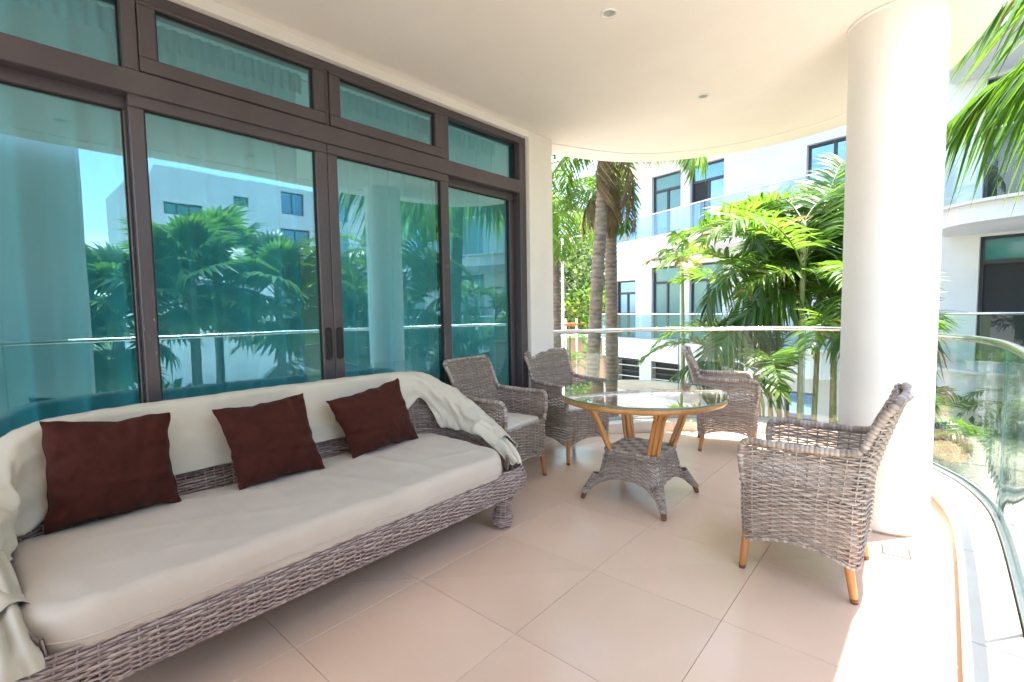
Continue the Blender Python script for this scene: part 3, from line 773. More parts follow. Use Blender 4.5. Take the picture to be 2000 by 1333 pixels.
def mattress_mb():
    hx, hy, z0, z1 = 1.006, .388, .318, .461; ol_ = resample(mat_outline(hx, hy), n=260, closed=True); m = MB(); vs = []
    rings = [(.030, z0), (.010, z0 + .006), (.002, z0 + .020), (0, z0 + .045), (0, z0 + .072), (.0015, z0 + .096), (.005, z0 + .112), (.012, z0 + .126), (.022, z0 + .136), (.036, z1)]
    for k in range(1, 31): t = k / 30; rings.append((.036 + (hy - .038) * t ** 1.05, z1 + .006 * (1 - (1 - t) ** 2)))
    for ins, z in rings:
        sx, sy = (hx - ins) / hx, (hy - ins) / hy; up = max(0, min(1, (z - z0 - .05) / .06))
        for q in ol_:
            x, y = q.x * sx, q.y * sy; w1 = noise.noise(V((x * 1.7, y * 2.6, 2.2)))
            dz = .008 * w1 + .006 * noise.noise(V((x * 5, y * 7, 4)))
            for a, f_, am_, ph_ in ((.35, 20, .0075, 1), (-.6, 15, .0065, 4), (1.2, 26, .0055, 2), (.1, 33, .004, 6)):   # slack creases in the cover
                sgn = math.sin((x * math.cos(a) + y * math.sin(a)) * f_ + 3.2 * noise.noise(V((x * 1.6, y * 1.6, ph_))))
                dz += am_ * max(0, sgn) ** 5 * max(0, .35 + noise.noise(V((x * 1.3 + ph_, y * 2.2, 9))))
            ed = max(0, (y / hy - .55) / .45); dz += .010 * ed * math.sin(x * 9 + 2 * w1)          # slack rear edge
            so_ = .004 * noise.noise(V((x * 4, y * 4, z * 12))) + .0025 * noise.noise(V((x * 12, y * 12, z * 30)))
            vs.append((1.008 + x * (1 + so_ / hx), .388 + y * (1 + so_ / hy * 1.2), z + dz * up))
    N_ = len(ol_); nr = len(rings); fs = [tuple(range(N_ - 1, -1, -1))]
    for i in range(nr - 1):
        for k in range(N_): l = (k + 1) % N_; fs.append((i * N_ + k, i * N_ + l, i * N_ + N_ + l, i * N_ + N_ + k))
    fs.append(tuple((nr - 1) * N_ + k for k in range(N_))); return m.add(vs, fs)
mt = mattress_mb().build('mattress', 'cushion', sf, smooth=True)
ol = resample(mat_outline(1.006, .388), n=200, closed=True)
MB().tube([(1.008 + q.x * 1.0012, .388 + q.y * 1.004 - .001, .366 + .002 * math.sin(k * .21)) for k, q in enumerate(ol)], .0028, 6, closed=True).build('piping', 'cushion', mt, smooth=True)
kn = MB()
for a in (0, 70, 140): kn.tube([(.17 + .018 * math.cos(R(a)), .012 + .004 * math.sin(R(a)), .378), (.17, .006, .374), (.17 - .014 * math.cos(R(a)), .010, .370 - .004 * math.sin(R(a)))], .0028, 5)
kn.build('seam_knot', 'throw', mt, smooth=True)

# cream throw over the back and both arms
th = empty('throw_cover', (-1.79, 0, 0), R(91.66), label='cream cloth draped over the back and bunched along both arms of the sofa', cat='cloth')
def armness(u):
    """1 on the arms, 0 on the straight back"""
    return max(0.0, min(1.0, (.27 - u) / .07)) if u < .5 else max(0.0, min(1.0, (u - .705) / .07))
def throw_pt(u, s, off=0.0):
    p, n_ = ub(u); am = armness(u); left = u < .5; e = abs(u - .5) * 2
    zt = p.z + .012 + off; topn = .090 * (p.z - .335) / .53
    k = s                                        # metres from the ridge, negative = inside
    W_ = .014 + .036 * am
    f = V((u * 34, s * 9, 2.0 if left else 7.0))
    wr = .0035 * noise.noise(V((u * 60, s * 14, 3))) + .0025 * noise.noise(V((u * 16, s * 30, 8)))
    cz = 1 - abs(noise.noise(V((u * 55 + s * 9, s * 13 - u * 20, 6)))) * 2.2
    fold = am * (.010 * max(0, cz) ** 3 + .011 * math.sin(s * 62 + 5 * noise.noise(V((u * 24, s * 3, 5))) + u * 40) + .012 * noise.noise(V((u * 70 + s * 12, s * 22, 4))))
    bul = 0
    if left and am > 0: bul = .045 * am * math.exp(-((e - .62) / .10) ** 2)
    if k < -W_:
        d = -k - W_; nx = topn - W_ - .006 - off - d * .16 - fold * .8 - wr - bul * math.sin(min(1, d / .16) * math.pi)
        z = zt - W_ * .35 - d * (1 - .05 * am)
    elif k > W_ + .030:
        d = k - W_ - .030; nx = topn + .030 + W_ + .010 + off - d * .14 + wr + fold * .8; z = zt - W_ * .35 - d
    else:
        t = (k + W_) / (2 * W_ + .030); nx = topn - W_ - .006 + (2 * W_ + .046) * t - off * (1 - 2 * t)
        z = zt + (.5 * W_ + .5 * am * .02) * math.sin(math.pi * t) - W_ * .35 * abs(1 - 2 * t) + wr + fold * .55 * math.sin(math.pi * t)
    return V((p.x + n_.x * nx, p.y + n_.y * nx, z))
def edge_in(u):
    am = armness(u); b = .335 + .008 * math.sin(u * 30)
    zt = ub(u)[0].z; full = max(.05, zt - .438) + .012 * noise.noise(V((u * 40, 6, 1)))
    if u < .5: a = full
    else: q = min(1, max(0, (u - .745) / .05)); a = lerp(.105, full, q * q * (3 - 2 * q))
    return lerp(b, a, am ** .7)
def edge_out(u): return lerp(.30, .16, armness(u)) + .015 * noise.noise(V((u * 30, 5, 5)))
U0, U1 = .030, .965
m = MB().grid(lambda a, b: throw_pt(lerp(U0, U1, a), lerp(-edge_in(lerp(U0, U1, a)), edge_out(lerp(U0, U1, a)) + .05, b)), 330, 46)
tho = m.build('draped_cloth', 'throw', th, smooth=True)
md = tho.modifiers.new('thick', 'SOLIDIFY'); md.thickness = .0022; md.offset = 0
m = MB().grid(lambda a, b: throw_pt(lerp(.285, .70, a), lerp(-edge_in(.45) + .004, -edge_in(.45) + .072, b), .0035), 150, 4)
m.build('hem_band', 'throw', th, smooth=True)
# loose ends of the cloth hanging over the front of either arm
def tail(pts, wid, seed, amp):
    P_ = spline(pts, 10); n = len(P_)
    def f(a, b):
        i = a * (n - 1); k = min(int(i), n - 2); p = P_[k].lerp(P_[k + 1], i - k); t = (P_[k + 1] - P_[k]).normalized()
        sd_ = t.cross(V((0, 0, 1))); sd_ = sd_.normalized() if sd_.length > .05 else V((1, 0, 0)); up = sd_.cross(t)
        w_ = wid[0] + (wid[1] - wid[0]) * a + wid[2] * math.sin(math.pi * a); c = (b - .5) * 2
        rip = amp * math.sin(c * 7 + seed + a * 4) * (1 - .3 * abs(c)) + amp * .7 * noise.noise(V((c * 3, a * 5, seed)))
        return p + sd_ * (c * w_) + up * (rip - .05 * c * c * (1 - a * .5))
    return f
m = MB().grid(tail([(2.075, .34, .585), (2.105, .24, .525), (2.10, .13, .462), (2.075, .045, .405), (2.06, .015, .375)], (.050, .030, .02), 3, .014), 40, 24)
o = m.build('cloth_end', 'throw', th, smooth=True); md = o.modifiers.new('thick', 'SOLIDIFY'); md.thickness = .004
m = MB().grid(tail([(-.05, .40, .575), (-.035, .28, .525), (-.030, .17, .475), (-.025, .06, .428), (-.022, -.015, .395), (-.022, -.040, .345)], (.045, .062, .0), 9, .014), 50, 28)
o = m.build('cloth_end', 'throw', th, smooth=True); md = o.modifiers.new('thick', 'SOLIDIFY'); md.thickness = .004

# ================================================================== brown cushions
def pillow(label, TL, TR, BR, BL, seed, thick=.076):
    TL, TR, BR, BL = map(V, (TL, TR, BR, BL)); c = (TL + TR + BR + BL) / 4
    ex = ((TR + BR) - (TL + BL)) / 4; ey = ((TL + TR) - (BL + BR)) / 4; nn = ey.cross(ex).normalized()
    if nn.x < 0: nn = -nn
    root = empty('brown_pillow', c - ey, label=label, cat='pillow', group='brown scatter cushions on the sofa')
    N_ = 44; vs = []; rs = random.Random(seed); ph = [rs.uniform(0, 9) for _ in range(4)]
    def pt(i, j, side):
        s, t = i / N_ * 2 - 1, j / N_ * 2 - 1
        pin = .085; s2 = s * (1 - pin * (1 - t * t) * abs(s) ** 3); t2 = t * (1 - pin * (1 - s * s) * abs(t) ** 3)
        wv = .022 * noise.noise(V((t * 4, seed, ph[0]))) * abs(s) ** 4; wv2 = .022 * noise.noise(V((s * 4, seed, ph[1]))) * abs(t) ** 4
        a, b = (s2 + 1) / 2 + wv, (t2 + 1) / 2 + wv2
        p = BL * (1 - a) * (1 - b) + BR * a * (1 - b) + TR * a * b + TL * (1 - a) * b
        h_ = thick * ((1 - abs(s) ** 2.4) * (1 - abs(t) ** 2.4)) ** .55
        edge = (max(abs(s), abs(t))) ** 3
        wr = .013 * edge * math.sin((s if abs(t) > abs(s) else t) * 15 + ph[2] + 3 * noise.noise(V((s * 2, t * 2, seed)))) * (1 - edge ** 4)
        wr += .010 * noise.noise(V((s * 2.5, t * 2.5, seed + 3))) + .006 * noise.noise(V((s * 7, t * 6, seed + 9)))
        wr += -.011 * math.exp(-((t + .35 + .15 * s) / .07) ** 2) * (.4 + abs(s) * .6)
        k = min(1, h_ / .02)
        return p + nn * side * (h_ + wr * k)
    m = MB(); m.grid(lambda u, v: pt(round(u * N_), round(v * N_), 1), N_, N_); m.grid(lambda u, v: pt(round(u * N_), round(v * N_), -1), N_, N_)
    o = m.build('stuffed_cover', 'pillow', root, smooth=True); at_root(o, root)
    ring_ = [pt(i, 0, 1) for i in range(N_)] + [pt(N_, i, 1) for i in range(N_)] + [pt(N_ - i, N_, 1) for i in range(N_)] + [pt(0, N_ - i, 1) for i in range(N_)]
    o = MB().tube(ring_, .0024, 5, closed=True).build('seam', 'pillow', root, smooth=True); at_root(o, root)
pillow('large dark brown pillow at the left end of the sofa', (-2.53, .098, .888), (-2.53, .506, .856), (-2.455, .514, .468), (-2.500, .086, .462), 1)
pillow('dark brown pillow in the middle of the sofa, between the other two', (-2.53, .676, .838), (-2.53, 1.102, .862), (-2.405, 1.141, .468), (-2.406, .731, .466), 2)
pillow('dark brown pillow leaning at the right end of the sofa by the bunched cloth', (-2.53, 1.222, .796), (-2.53, 1.694, .872), (-2.49, 1.811, .472), (-2.44, 1.325, .468), 3)
# ================================================================== buildings across the courtyard
def wall_open(mb, A, B, z0, z1, th, ops):
    """wall from A to B (plan) with real openings (s0, s1, z0, z1); thickness goes to the left of travel"""
    A, B = V(A), V(B); L_ = (B - A).length; e = (B - A) / L_; n_ = V((-e.y, e.x))
    ss = sorted({0, L_} | {min(max(s, 0), L_) for o in ops for s in o[:2]}); zs = sorted({z0, z1} | {min(max(z, z0), z1) for o in ops for z in o[2:]})
    def blk(a, b, c, d):
        q = [A + e * a, A + e * b, A + e * b + n_ * th, A + e * a + n_ * th]; mb.prism([tuple(p) for p in q], c, d)
    for i in range(len(ss) - 1):
        run = None
        for j in range(len(zs) - 1):
            ms_, mz_ = (ss[i] + ss[i + 1]) / 2, (zs[j] + zs[j + 1]) / 2
            solid = not any(o[0] < ms_ < o[1] and o[2] < mz_ < o[3] for o in ops)
            if solid: run = (run[0], zs[j + 1]) if run else (zs[j], zs[j + 1])
            if (not solid or j == len(zs) - 2) and run: blk(ss[i], ss[i + 1], *run); run = None
    return e, n_
def window_in(A, e, n_, o, root, inset=.12, cols=2, trans=True, gm='farglass', fm='farframe', inv=None, skip=()):
    s0, s1, z0, z1 = o
    def box(a, b, c, d, d0, d1, mb):
        q = [A + e * a + n_ * d0, A + e * b + n_ * d0, A + e * b + n_ * d1, A + e * a + n_ * d1]; mb.prism([tuple(p) for p in q], c, d)
    m = MB(); f = .06; i0, i1 = inset, inset + .07
    box(s0, s0 + f, z0, z1, i0, i1, m); box(s1 - f, s1, z0, z1, i0, i1, m); box(s0 + f, s1 - f, z1 - f, z1, i0, i1, m); box(s0 + f, s1 - f, z0, z0 + f, i0, i1, m)
    zt = z0 + (z1 - z0) * .80 if trans else z1 - f
    if trans: box(s0 + f, s1 - f, zt - .05, zt + .03, i0 - .01, i1, m)
    for k in range(1, cols):
        x = lerp(s0, s1, k / cols); box(x - .035, x + .035, z0 + f, zt - (.05 if trans else 0), i0 + .004, i1, m)
    wd = m.build('window', fm, root); wd.matrix_parent_inverse = inv or Matrix()
    for k in range(cols):
        a, b = lerp(s0, s1, k / cols) + .03, lerp(s0, s1, (k + 1) / cols) - .03; m = MB(); box(a, b, z0 + f, zt - .02, i0 + .03 + .01 * (k % 2), i0 + .045 + .01 * (k % 2), m)
        m.build('pane', gm if k not in skip else 'darkroom', wd)
    if trans: m = MB(); box(s0 + f * .6, s1 - f * .6, zt + .02, z1 - f * .6, i0 + .03, i0 + .045, m); m.build('pane', gm, wd)
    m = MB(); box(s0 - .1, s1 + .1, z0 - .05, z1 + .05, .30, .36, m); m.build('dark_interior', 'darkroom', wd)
def balcony(root, outline, z0, zlip, ztop, inv, over=.0, glass='railglass_far'):
    O_ = resample(spline(outline, 8), .3)
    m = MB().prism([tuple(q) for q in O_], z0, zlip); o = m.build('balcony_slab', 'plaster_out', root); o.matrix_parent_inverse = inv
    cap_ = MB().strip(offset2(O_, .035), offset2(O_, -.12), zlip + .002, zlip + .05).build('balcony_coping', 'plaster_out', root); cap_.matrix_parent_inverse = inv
    k = offset2(O_, -.05)
    h = MB().tube([(q[0], q[1], ztop) for q in k], .024, 8).build('balcony_handrail', 'steel', root, smooth=True); h.matrix_parent_inverse = inv
    st = 6
    for a in range(0, len(k) - 1, st):
        e0 = min(a + st, len(k) - 1)
        A_ = [q.copy() for q in offset2(O_, -.045)[a:e0 + 1]]; B_ = [q.copy() for q in offset2(O_, -.057)[a:e0 + 1]]
        for Q in (A_, B_): Q[0] = Q[0].lerp(Q[1], .04); Q[-1] = Q[-1].lerp(Q[-2], .04)
        g_ = MB().strip(A_, B_, zlip + .04, ztop - .03).build('balcony_glass', glass, root); g_.matrix_parent_inverse = inv
# --- main block, facade line y = 14.16 - .18 x
fa = V((-9.54, 15.877)); fb = V((-.75, 14.295))
ab = empty('apartment_building', (-5, 15.1, GZ), label='white apartment block with a curved glass balcony seen between the palms and the column', cat='building')
inv = Matrix.Translation(-ab.location)
ops = [(.15, 1.35, 3.25, 5.7), (1.93, 3.05, 3.25, 5.75), (3.39, 4.51, 3.25, 5.75), (6.77, 8.0, 4.3, 5.47), (.35, 1.25, .05, 2.3), (1.93, 3.05, .05, 2.68), (3.39, 4.51, .05, 2.68), (.42, 1.42, -2.3, -.5), (1.93, 3.05, -2.3, -.5), (6.35, 7.1, -1.85, -1.05), (3.39, 4.51, -2.3, -.5)]
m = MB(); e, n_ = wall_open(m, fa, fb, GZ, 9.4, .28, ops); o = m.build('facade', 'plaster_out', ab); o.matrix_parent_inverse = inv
for k, op in enumerate(ops):
    lou = op[3] < 0 and k != 9
    if not lou: window_in(fa, e, n_, op, ab, cols=1 if k in (9,) else 2, trans=k not in (9, 3), gm='fardoor' if k in (1, 5, 6) else 'farglass', inv=inv, skip=(0,) if k == 2 else ())
    else:
        vt = empty('louvre_screen'); vt.parent = ab; vt.matrix_parent_inverse = inv
        for j in range(9):
            z = lerp(op[2], op[3], (j + .5) / 9); q = [fa + e * op[0] + n_ * .05, fa + e * op[1] + n_ * .05, fa + e * op[1] + n_ * .14, fa + e * op[0] + n_ * .14]
            MB().prism([tuple(p) for p in q], z - .012, z + .012).build('louvre', 'white_paint' if j % 2 else 'farframe', vt)
        q = [fa + e * (op[0] - .05) + n_ * .26, fa + e * (op[1] + .05) + n_ * .26, fa + e * (op[1] + .05) + n_ * .32, fa + e * (op[0] - .05) + n_ * .32]
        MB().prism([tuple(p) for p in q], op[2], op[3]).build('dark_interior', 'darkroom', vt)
def side_box(lo, hi, nm, mtl, root, inv): o = MB().bbox(lo, hi, .02).build(nm, mtl, root); o.matrix_parent_inverse = inv; return o
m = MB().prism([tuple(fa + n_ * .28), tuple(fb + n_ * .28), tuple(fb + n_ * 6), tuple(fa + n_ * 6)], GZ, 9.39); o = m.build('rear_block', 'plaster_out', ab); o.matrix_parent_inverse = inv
bo1 = [(-9.46, 15.84), (-9.35, 15.05), (-8.7, 14.78), (-7.6, 14.40), (-6.0, 13.80), (-4.6, 13.25), (-3.6, 12.90), (-2.6, 12.62), (-1.9, 12.62), (-1.5, 13.1), (-1.4, 14.38)]
balcony(ab, bo1, 2.95, 3.46, 4.20, inv); balcony(ab, bo1, -.40, .24, 1.10, inv); balcony(ab, bo1, 6.15, 6.66, 7.4, inv)
# things drying on the far balcony
MB().grid(lambda u, v: (-6.30 + .55 * u, 14.06 - .2 * u + .02 * math.sin(u * 14), 3.62 + .62 * v), 14, 4).build('white_towel', 'towel_white', label='white towel hung over the upper balcony rail of the opposite block', cat='towel')
MB().grid(lambda u, v: (-5.45 + .20 * u, 13.72 - .08 * u + .02 * math.sin(u * 12), 3.60 + .60 * v), 8, 4).build('blue_towel', 'towel_blue', label='narrow blue towel hung beside the white one on the upper balcony', cat='towel')
pt_ = empty('clay_pot', (-8.35, 14.98, 3.5), label='reddish clay pot standing on the far upper balcony', cat='pot')
lathe([(.09, .0), (.14, .02), (.19, .26), (.20, .27), (.20, .31), (.17, .31), (.16, .27)], 20).build('body', 'clay', pt_, smooth=True)

# --- right wing with bull-nosed balconies
rw = empty('apartment_wing', (3, 13.6, GZ), label='white apartment wing with rounded glass balconies at the right edge', cat='building')
inv = Matrix.Translation(-rw.location)
ra = V((-.748, 14.295)); rb = V((15.0, 11.46)); Lw = (rb - ra).length
ops = []
for z in (.05, 3.25, 6.5):
    for s0, s1 in ((1.20, 4.3), (5.3, 7.2), (8.2, 10.2), (11.4, 13.8)): ops.append((s0, s1, z, z + 2.62))
for s0, s1 in ((1.6, 3.4), (6, 8), (10, 12)): ops.append((s0, s1, -2.4, -.6))
m = MB(); e, n_ = wall_open(m, ra, rb, GZ, 9.6, .3, ops); o = m.build('facade', 'plaster_out', rw); o.matrix_parent_inverse = inv
for k, op in enumerate(ops): window_in(ra, e, n_, op, rw, cols=4 if op[1] - op[0] > 2.8 else 2, gm='fardoor' if k % 3 != 1 else 'farglass', inv=inv, skip=(0,) if k % 4 == 0 else ())
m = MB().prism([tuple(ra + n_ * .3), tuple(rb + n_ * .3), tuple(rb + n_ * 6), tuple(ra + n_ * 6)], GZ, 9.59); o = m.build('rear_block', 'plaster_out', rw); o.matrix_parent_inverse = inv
bo2 = [(-.12, 14.1), (-.16, 13.0), (-.10, 12.35), (.22, 11.93), (.75, 11.66), (1.7, 11.38), (4.0, 10.85), (8.0, 10.0), (12.6, 9.1), (13.3, 9.6), (13.4, 11.7)]
for z0, zl, zt in ((-.42, .02, 1.10), (2.72, 3.04, 4.25), (5.93, 6.25, 7.4)): balcony(rw, bo2, z0, zl, zt, inv, glass='railglass')

# --- far block mirrored in the doors
fb_ = empty('angular_apartment_block', (24, 10, GZ), label='white block with slanted edge and strip windows, mirrored in the glass doors', cat='building')
inv = Matrix.Translation(-fb_.location)
ca_, cb_ = V((22.0, 17.5)), V((22.0, 5.55)); ops = [(10.05, 11.65, 6.15, 6.75), (4.9, 6.2, 6.9, 8.15), (7.9, 8.6, 7.0, 7.5), (4.6, 6.3, 4.4, 6.1), (1.5, 3.2, 4.4, 6.1), (1.5, 3.0, 6.9, 8.1), (4.6, 6.3, .9, 3.0), (8.5, 10.2, .9, 3.0), (1.5, 3.2, .9, 3.0)]
m = MB(); e, n_ = wall_open(m, cb_ + V((0, 0)), cb_ + V((0, 0)) + (ca_ - cb_), GZ, 8.4, .3, [((ca_ - cb_).length - o[1], (ca_ - cb_).length - o[0], o[2], o[3]) for o in ops])
m = MB(); e, n_ = wall_open(m, ca_, cb_, GZ, 8.4, .3, ops)
o = m.build('facade', 'plaster_out', fb_); o.matrix_parent_inverse = inv
for k, op in enumerate(ops): window_in(ca_, e, n_, op, fb_, cols=3 if k == 0 else 2, trans=False, gm='farglass' if k % 2 else 'fardoor', inv=inv)
m = MB().add([(22.3, 5.55, GZ), (22.3, 5.55, 8.4), (22.0, 5.55, 8.4), (22.0, 5.55, GZ), (22.0, 4.7, 6.0), (22.3, 4.7, 6.0), (22.0, 4.7, GZ), (22.3, 4.7, GZ)], [(3, 2, 4, 6), (0, 7, 5, 1), (4, 2, 1, 5), (6, 4, 5, 7)]); o = m.build('slanted_end', 'plaster_out', fb_); o.matrix_parent_inverse = inv
o = MB().box((22.31, 4.8, GZ), (30, 17.5, 8.0)).build('rear_block', 'plaster_out', fb_); o.matrix_parent_inverse = inv
side_box((20.6, 12.6, 3.9), (21.98, 17.4, 4.25), 'balcony_slab', 'plaster_out', fb_, inv); side_box((20.62, 12.62, 4.252), (20.66, 17.38, 5.2), 'balcony_glass', 'railglass_far', fb_, inv)

# ================================================================== plants
def frond(L=2.2, droop=1.7, el0=55, nl=46, ll=.55, lw=.03, seed=1, hang=.55, vee=.35, t0=.16, rr_=.012, tn=(.2, .9), ragged=.08, dirty=0.0):
    """feather palm leaf along +x from the origin"""
    rs = random.Random(seed); m = MB(); N_ = 26; p = V((0, 0, 0)); a = R(el0); P_ = [p.copy()]; sw = rs.uniform(-.25, .25); hd = 0
    for i in range(N_):
        t = i / N_; a -= droop / N_ * (.45 + 1.1 * t); hd += sw / N_
        p = p + V((math.cos(a) * math.cos(hd), math.cos(a) * math.sin(hd), math.sin(a))) * (L / N_); P_.append(p.copy())
    m.tube(P_, [rr_ * (1 - .85 * i / N_) for i in range(N_ + 1)], 5, tone=.75)
    for i in range(nl):
        t = t0 + (1 - t0) * (i + .3) / nl; x = t * N_; k = min(int(x), N_ - 1); b = P_[k].lerp(P_[k + 1], x - k); tg = (P_[k + 1] - P_[k]).normalized()
        sd_ = tg.cross(V((0, 0, 1))); sd_ = sd_.normalized() if sd_.length > .02 else V((0, 1, 0)); up = sd_.cross(tg)
        prof = max(.12, math.sin(math.pi * min(1, .14 + .86 * (t - t0) / (1 - t0)) ** .8)) ** .6
        for s_ in (1, -1):
            if rs.random() < ragged: continue
            fo = lerp(.55, 1.25, t) + rs.uniform(-.12, .12)
            d = (tg * math.sin(fo * .75) + sd_ * s_ * math.cos(fo * .75) + up * vee * rs.uniform(.5, 1.4)).normalized()
            ln = ll * prof * rs.uniform(.85, 1.1); hg = hang * rs.uniform(.6, 1.4); tw = rs.uniform(-.5, .5)
            wv = (d.cross(up)).normalized(); wv = (wv * math.cos(tw) + up * math.sin(tw)).normalized()
            vs = []; q0 = b.copy()
            for q, wq in ((0, .35), (.3, 1), (.65, .8), (1, .04)):
                c = b + d * ln * q + V((0, 0, -hg * ln * q * q)); h_ = wv * lw * wq * .5
                vs += [c + h_, c + up * lw * wq * -.12, c - h_]
            fs = []
            for r_ in range(3):
                o_ = r_ * 3; fs += [(o_, o_ + 1, o_ + 4, o_ + 3), (o_ + 1, o_ + 2, o_ + 5, o_ + 4)]
            m.add(vs, fs, 1.0 if rs.random() < .035 else min(.72, max(0, rs.uniform(*tn) * .75)))
    return m
FR = {}
def fronds(key, n, mtl, **k):
    if key not in FR: FR[key] = [frond(seed=100 * len(FR) + i, **k).mesh('frond', mtl, True) for i in range(n)]
    return FR[key]
def trunk_mesh(pts, r0_, r1_, ring=.09, seed=1, amp=.05):
    P_ = resample(spline(pts, 8), ring / 2); n = len(P_); rs = random.Random(seed)
    return MB().tube(P_, [lerp(r0_, r1_, i / (n - 1)) * (1 + (amp if i % 2 else -amp) + rs.uniform(-.015, .015)) for i in range(n)], 12, tone=[rs.uniform(.55, 1) if i % 2 else rs.uniform(0, .4) for i in range(n)])
def put_fronds(root, top, meshes, specs, name='frond', seed=1, sc_=(.9, 1.1)):
    rs = random.Random(seed)
    for az, tilt in specs:
        o = bpy.data.objects.new(name, meshes[rs.randrange(len(meshes))]); COL.objects.link(o); o.parent = root
        o.location = top; s = rs.uniform(*sc_); o.scale = (s, s, s); o.rotation_euler = (R(rs.uniform(-12, 12)), R(-tilt), R(az))
def palm(name, label, base, top, r, meshes, specs, dry=None, seed=1, group=None, cat='palm tree', bend=.2, tmat='trunk'):
    base, top = V(base), V(top); root = empty(name, base, label=label, cat=cat, group=group)
    d = top - base; mid = d * .5 + V((bend * .5, -bend * .3, 0))
    trunk_mesh([(0, 0, 0), mid, d], r * 1.25, r * .92, seed=seed).build('trunk', tmat, root, smooth=True)
    put_fronds(root, d, meshes, specs, seed=seed)
    if dry: put_fronds(root, d + V((0, 0, -.1)), dry[0], dry[1], 'dry_frond', seed + 1)
    return root
coco = fronds('coco', 5, 'leaf_bright', L=2.5, droop=2.1, el0=52, nl=52, ll=.62, lw=.036, hang=.75, vee=.1, tn=(.25, .95))
cdry = fronds('dry', 3, 'leaf_dry', L=1.25, droop=1.3, el0=-20, nl=40, ll=.36, lw=.03, hang=1.0, vee=.0, ragged=.2)
cdk = fronds('cdk', 4, 'leaf_deep', L=2.3, droop=1.9, el0=55, nl=46, ll=.55, lw=.034, hang=.6, vee=.15)
arec = fronds('areca', 6, 'leaf_bright', L=2.1, droop=1.75, el0=72, nl=44, ll=.60, lw=.044, hang=.42, vee=.42, tn=(.2, 1))
arlo = fronds('areca_low', 5, 'leaf_deep', L=1.9, droop=2.2, el0=48, nl=42, ll=.56, lw=.042, hang=.7, vee=.2, tn=(.2, .9))
smal = fronds('small', 4, 'leaf_bright', L=1.25, droop=1.8, el0=68, nl=34, ll=.36, lw=.026, hang=.4, vee=.35)
def ring_specs(n, tilts, seed=1, a0=0, a1=360): rs = random.Random(seed); return [(a0 + (a1 - a0) * k / n + rs.uniform(-10, 10), rs.choice(tilts) + rs.uniform(-8, 8)) for k in range(n)]
palm('coconut_palm', 'slim ringed palm trunk standing right next to the white corner pier', (-7.33, 9.56, GZ), (-7.24, 9.50, 3.45), .105, coco, ring_specs(17, (5, -15, -35, 25), 3), seed=3, group='palms left of the opposite block')
palm('coconut_palm', 'leaning palm with a brown notched trunk, left of a pair', (-5.28, 7.95, GZ), (-4.93, 8.12, 4.55), .118, coco, ring_specs(14, (0, -20, -40, -55), 5), (cdry, ring_specs(3, (-15, -35), 6)), seed=5, group='palms left of the opposite block', bend=-.12)
palm('coconut_palm', 'straight grey palm trunk, right of a pair before the white block', (-5.36, 9.05, GZ), (-5.42, 9.08, 4.15), .125, cdk, ring_specs(9, (10, -15, 25), 8), (cdry, ring_specs(6, (-10, -30), 9, 180, 400)), seed=8, group='palms left of the opposite block', bend=.04)
# big clumping areca before the opposite block
def clump(name, label, base, stems, meshes, low, seed, nf=6, h=(2.9, 4.2), spread=.55, cat='palm', lean=.35, keep=None, jit=.35):
    root = empty(name, base, label=label, cat=cat); rs = random.Random(seed)
    for k in range(stems):
        a = 2 * math.pi * k / stems + rs.uniform(-.3, .3); hh = lerp(h[0], h[1], (k * .618 + .3) % 1); b0 = V((math.cos(a), math.sin(a), 0)) * .16; t0 = b0 * (1 + spread / .16 * rs.uniform(.4, 1)) + V((0, 0, hh))
        trunk_mesh([b0, b0.lerp(t0, .5) - V((0, 0, 0)) + b0 * lean, t0], .042, .026, ring=.14, seed=seed + k, amp=.05).build('stem', 'stem', root, smooth=True)
        for j in range(nf):
            az = math.degrees(a) + rs.uniform(-110, 110) if j < nf - 1 else rs.uniform(0, 360)
            for _ in range(40):
                if not keep or keep(az % 360, t0.z): break
                az = rs.uniform(0, 360)
            me = (meshes if rs.random() < .62 else low); me = me[rs.randrange(len(me))]
            o = bpy.data.objects.new('frond', me); COL.objects.link(o); o.parent = root; o.location = t0 - V((0, 0, rs.uniform(0, jit)))
            s = rs.uniform(.72, 1.05); o.scale = (s, s, s); o.rotation_euler = (R(rs.uniform(-20, 20)), R(rs.uniform(-8, 30)), R(az))
    return root
clump('areca_palm', 'large bright green feathery palm clump filling the view left of the column', (-1.42, 7.25, GZ), 5, arec, arlo, 17, nf=15, h=(3.0, 5.45), spread=.60, jit=.75, keep=lambda a, z: (z < 3.5 or not 130 < a < 235) and 60 < a < 300 and (z < 4.7 or a < 245))
clump('areca_palm', 'second feathery palm clump rising close behind the left edge of the column', (-1.0, 7.7, GZ), 3, arec, arlo, 19, nf=9, h=(3.2, 5.2), spread=.35, jit=.9, keep=lambda a, z: 85 < a < 285)
clump('areca_palm', 'low feathery palm rooted in the courtyard below the right hand railing', (.62, 10.3, GZ), 6, smal, smal, 23, nf=5, h=(1.0, 2.3), spread=.75, lean=1.6)
clump('areca_palm', 'feathery palm at the foot of the right wing, behind the column edge', (-.35, 9.4, GZ), 5, smal, arlo, 29, nf=5, h=(1.4, 2.2), spread=.4)
clump('areca_palm', 'small palm below the rail at the far right edge', (1.9, 9.0, GZ), 5, smal, smal, 31, nf=5, h=(1.0, 2.0), spread=.6)
clump('areca_palm', 'dark small palm behind the glass beside the corner pier', (-4.55, 6.5, GZ), 4, cdk, arlo, 37, nf=5, h=(1.0, 1.7), spread=.3)
clump('areca_palm', 'dark small palm under the pair of trunks, seen through the railing', (-4.25, 8.2, GZ), 4, cdk, arlo, 41, nf=4, h=(.9, 1.6), spread=.3)
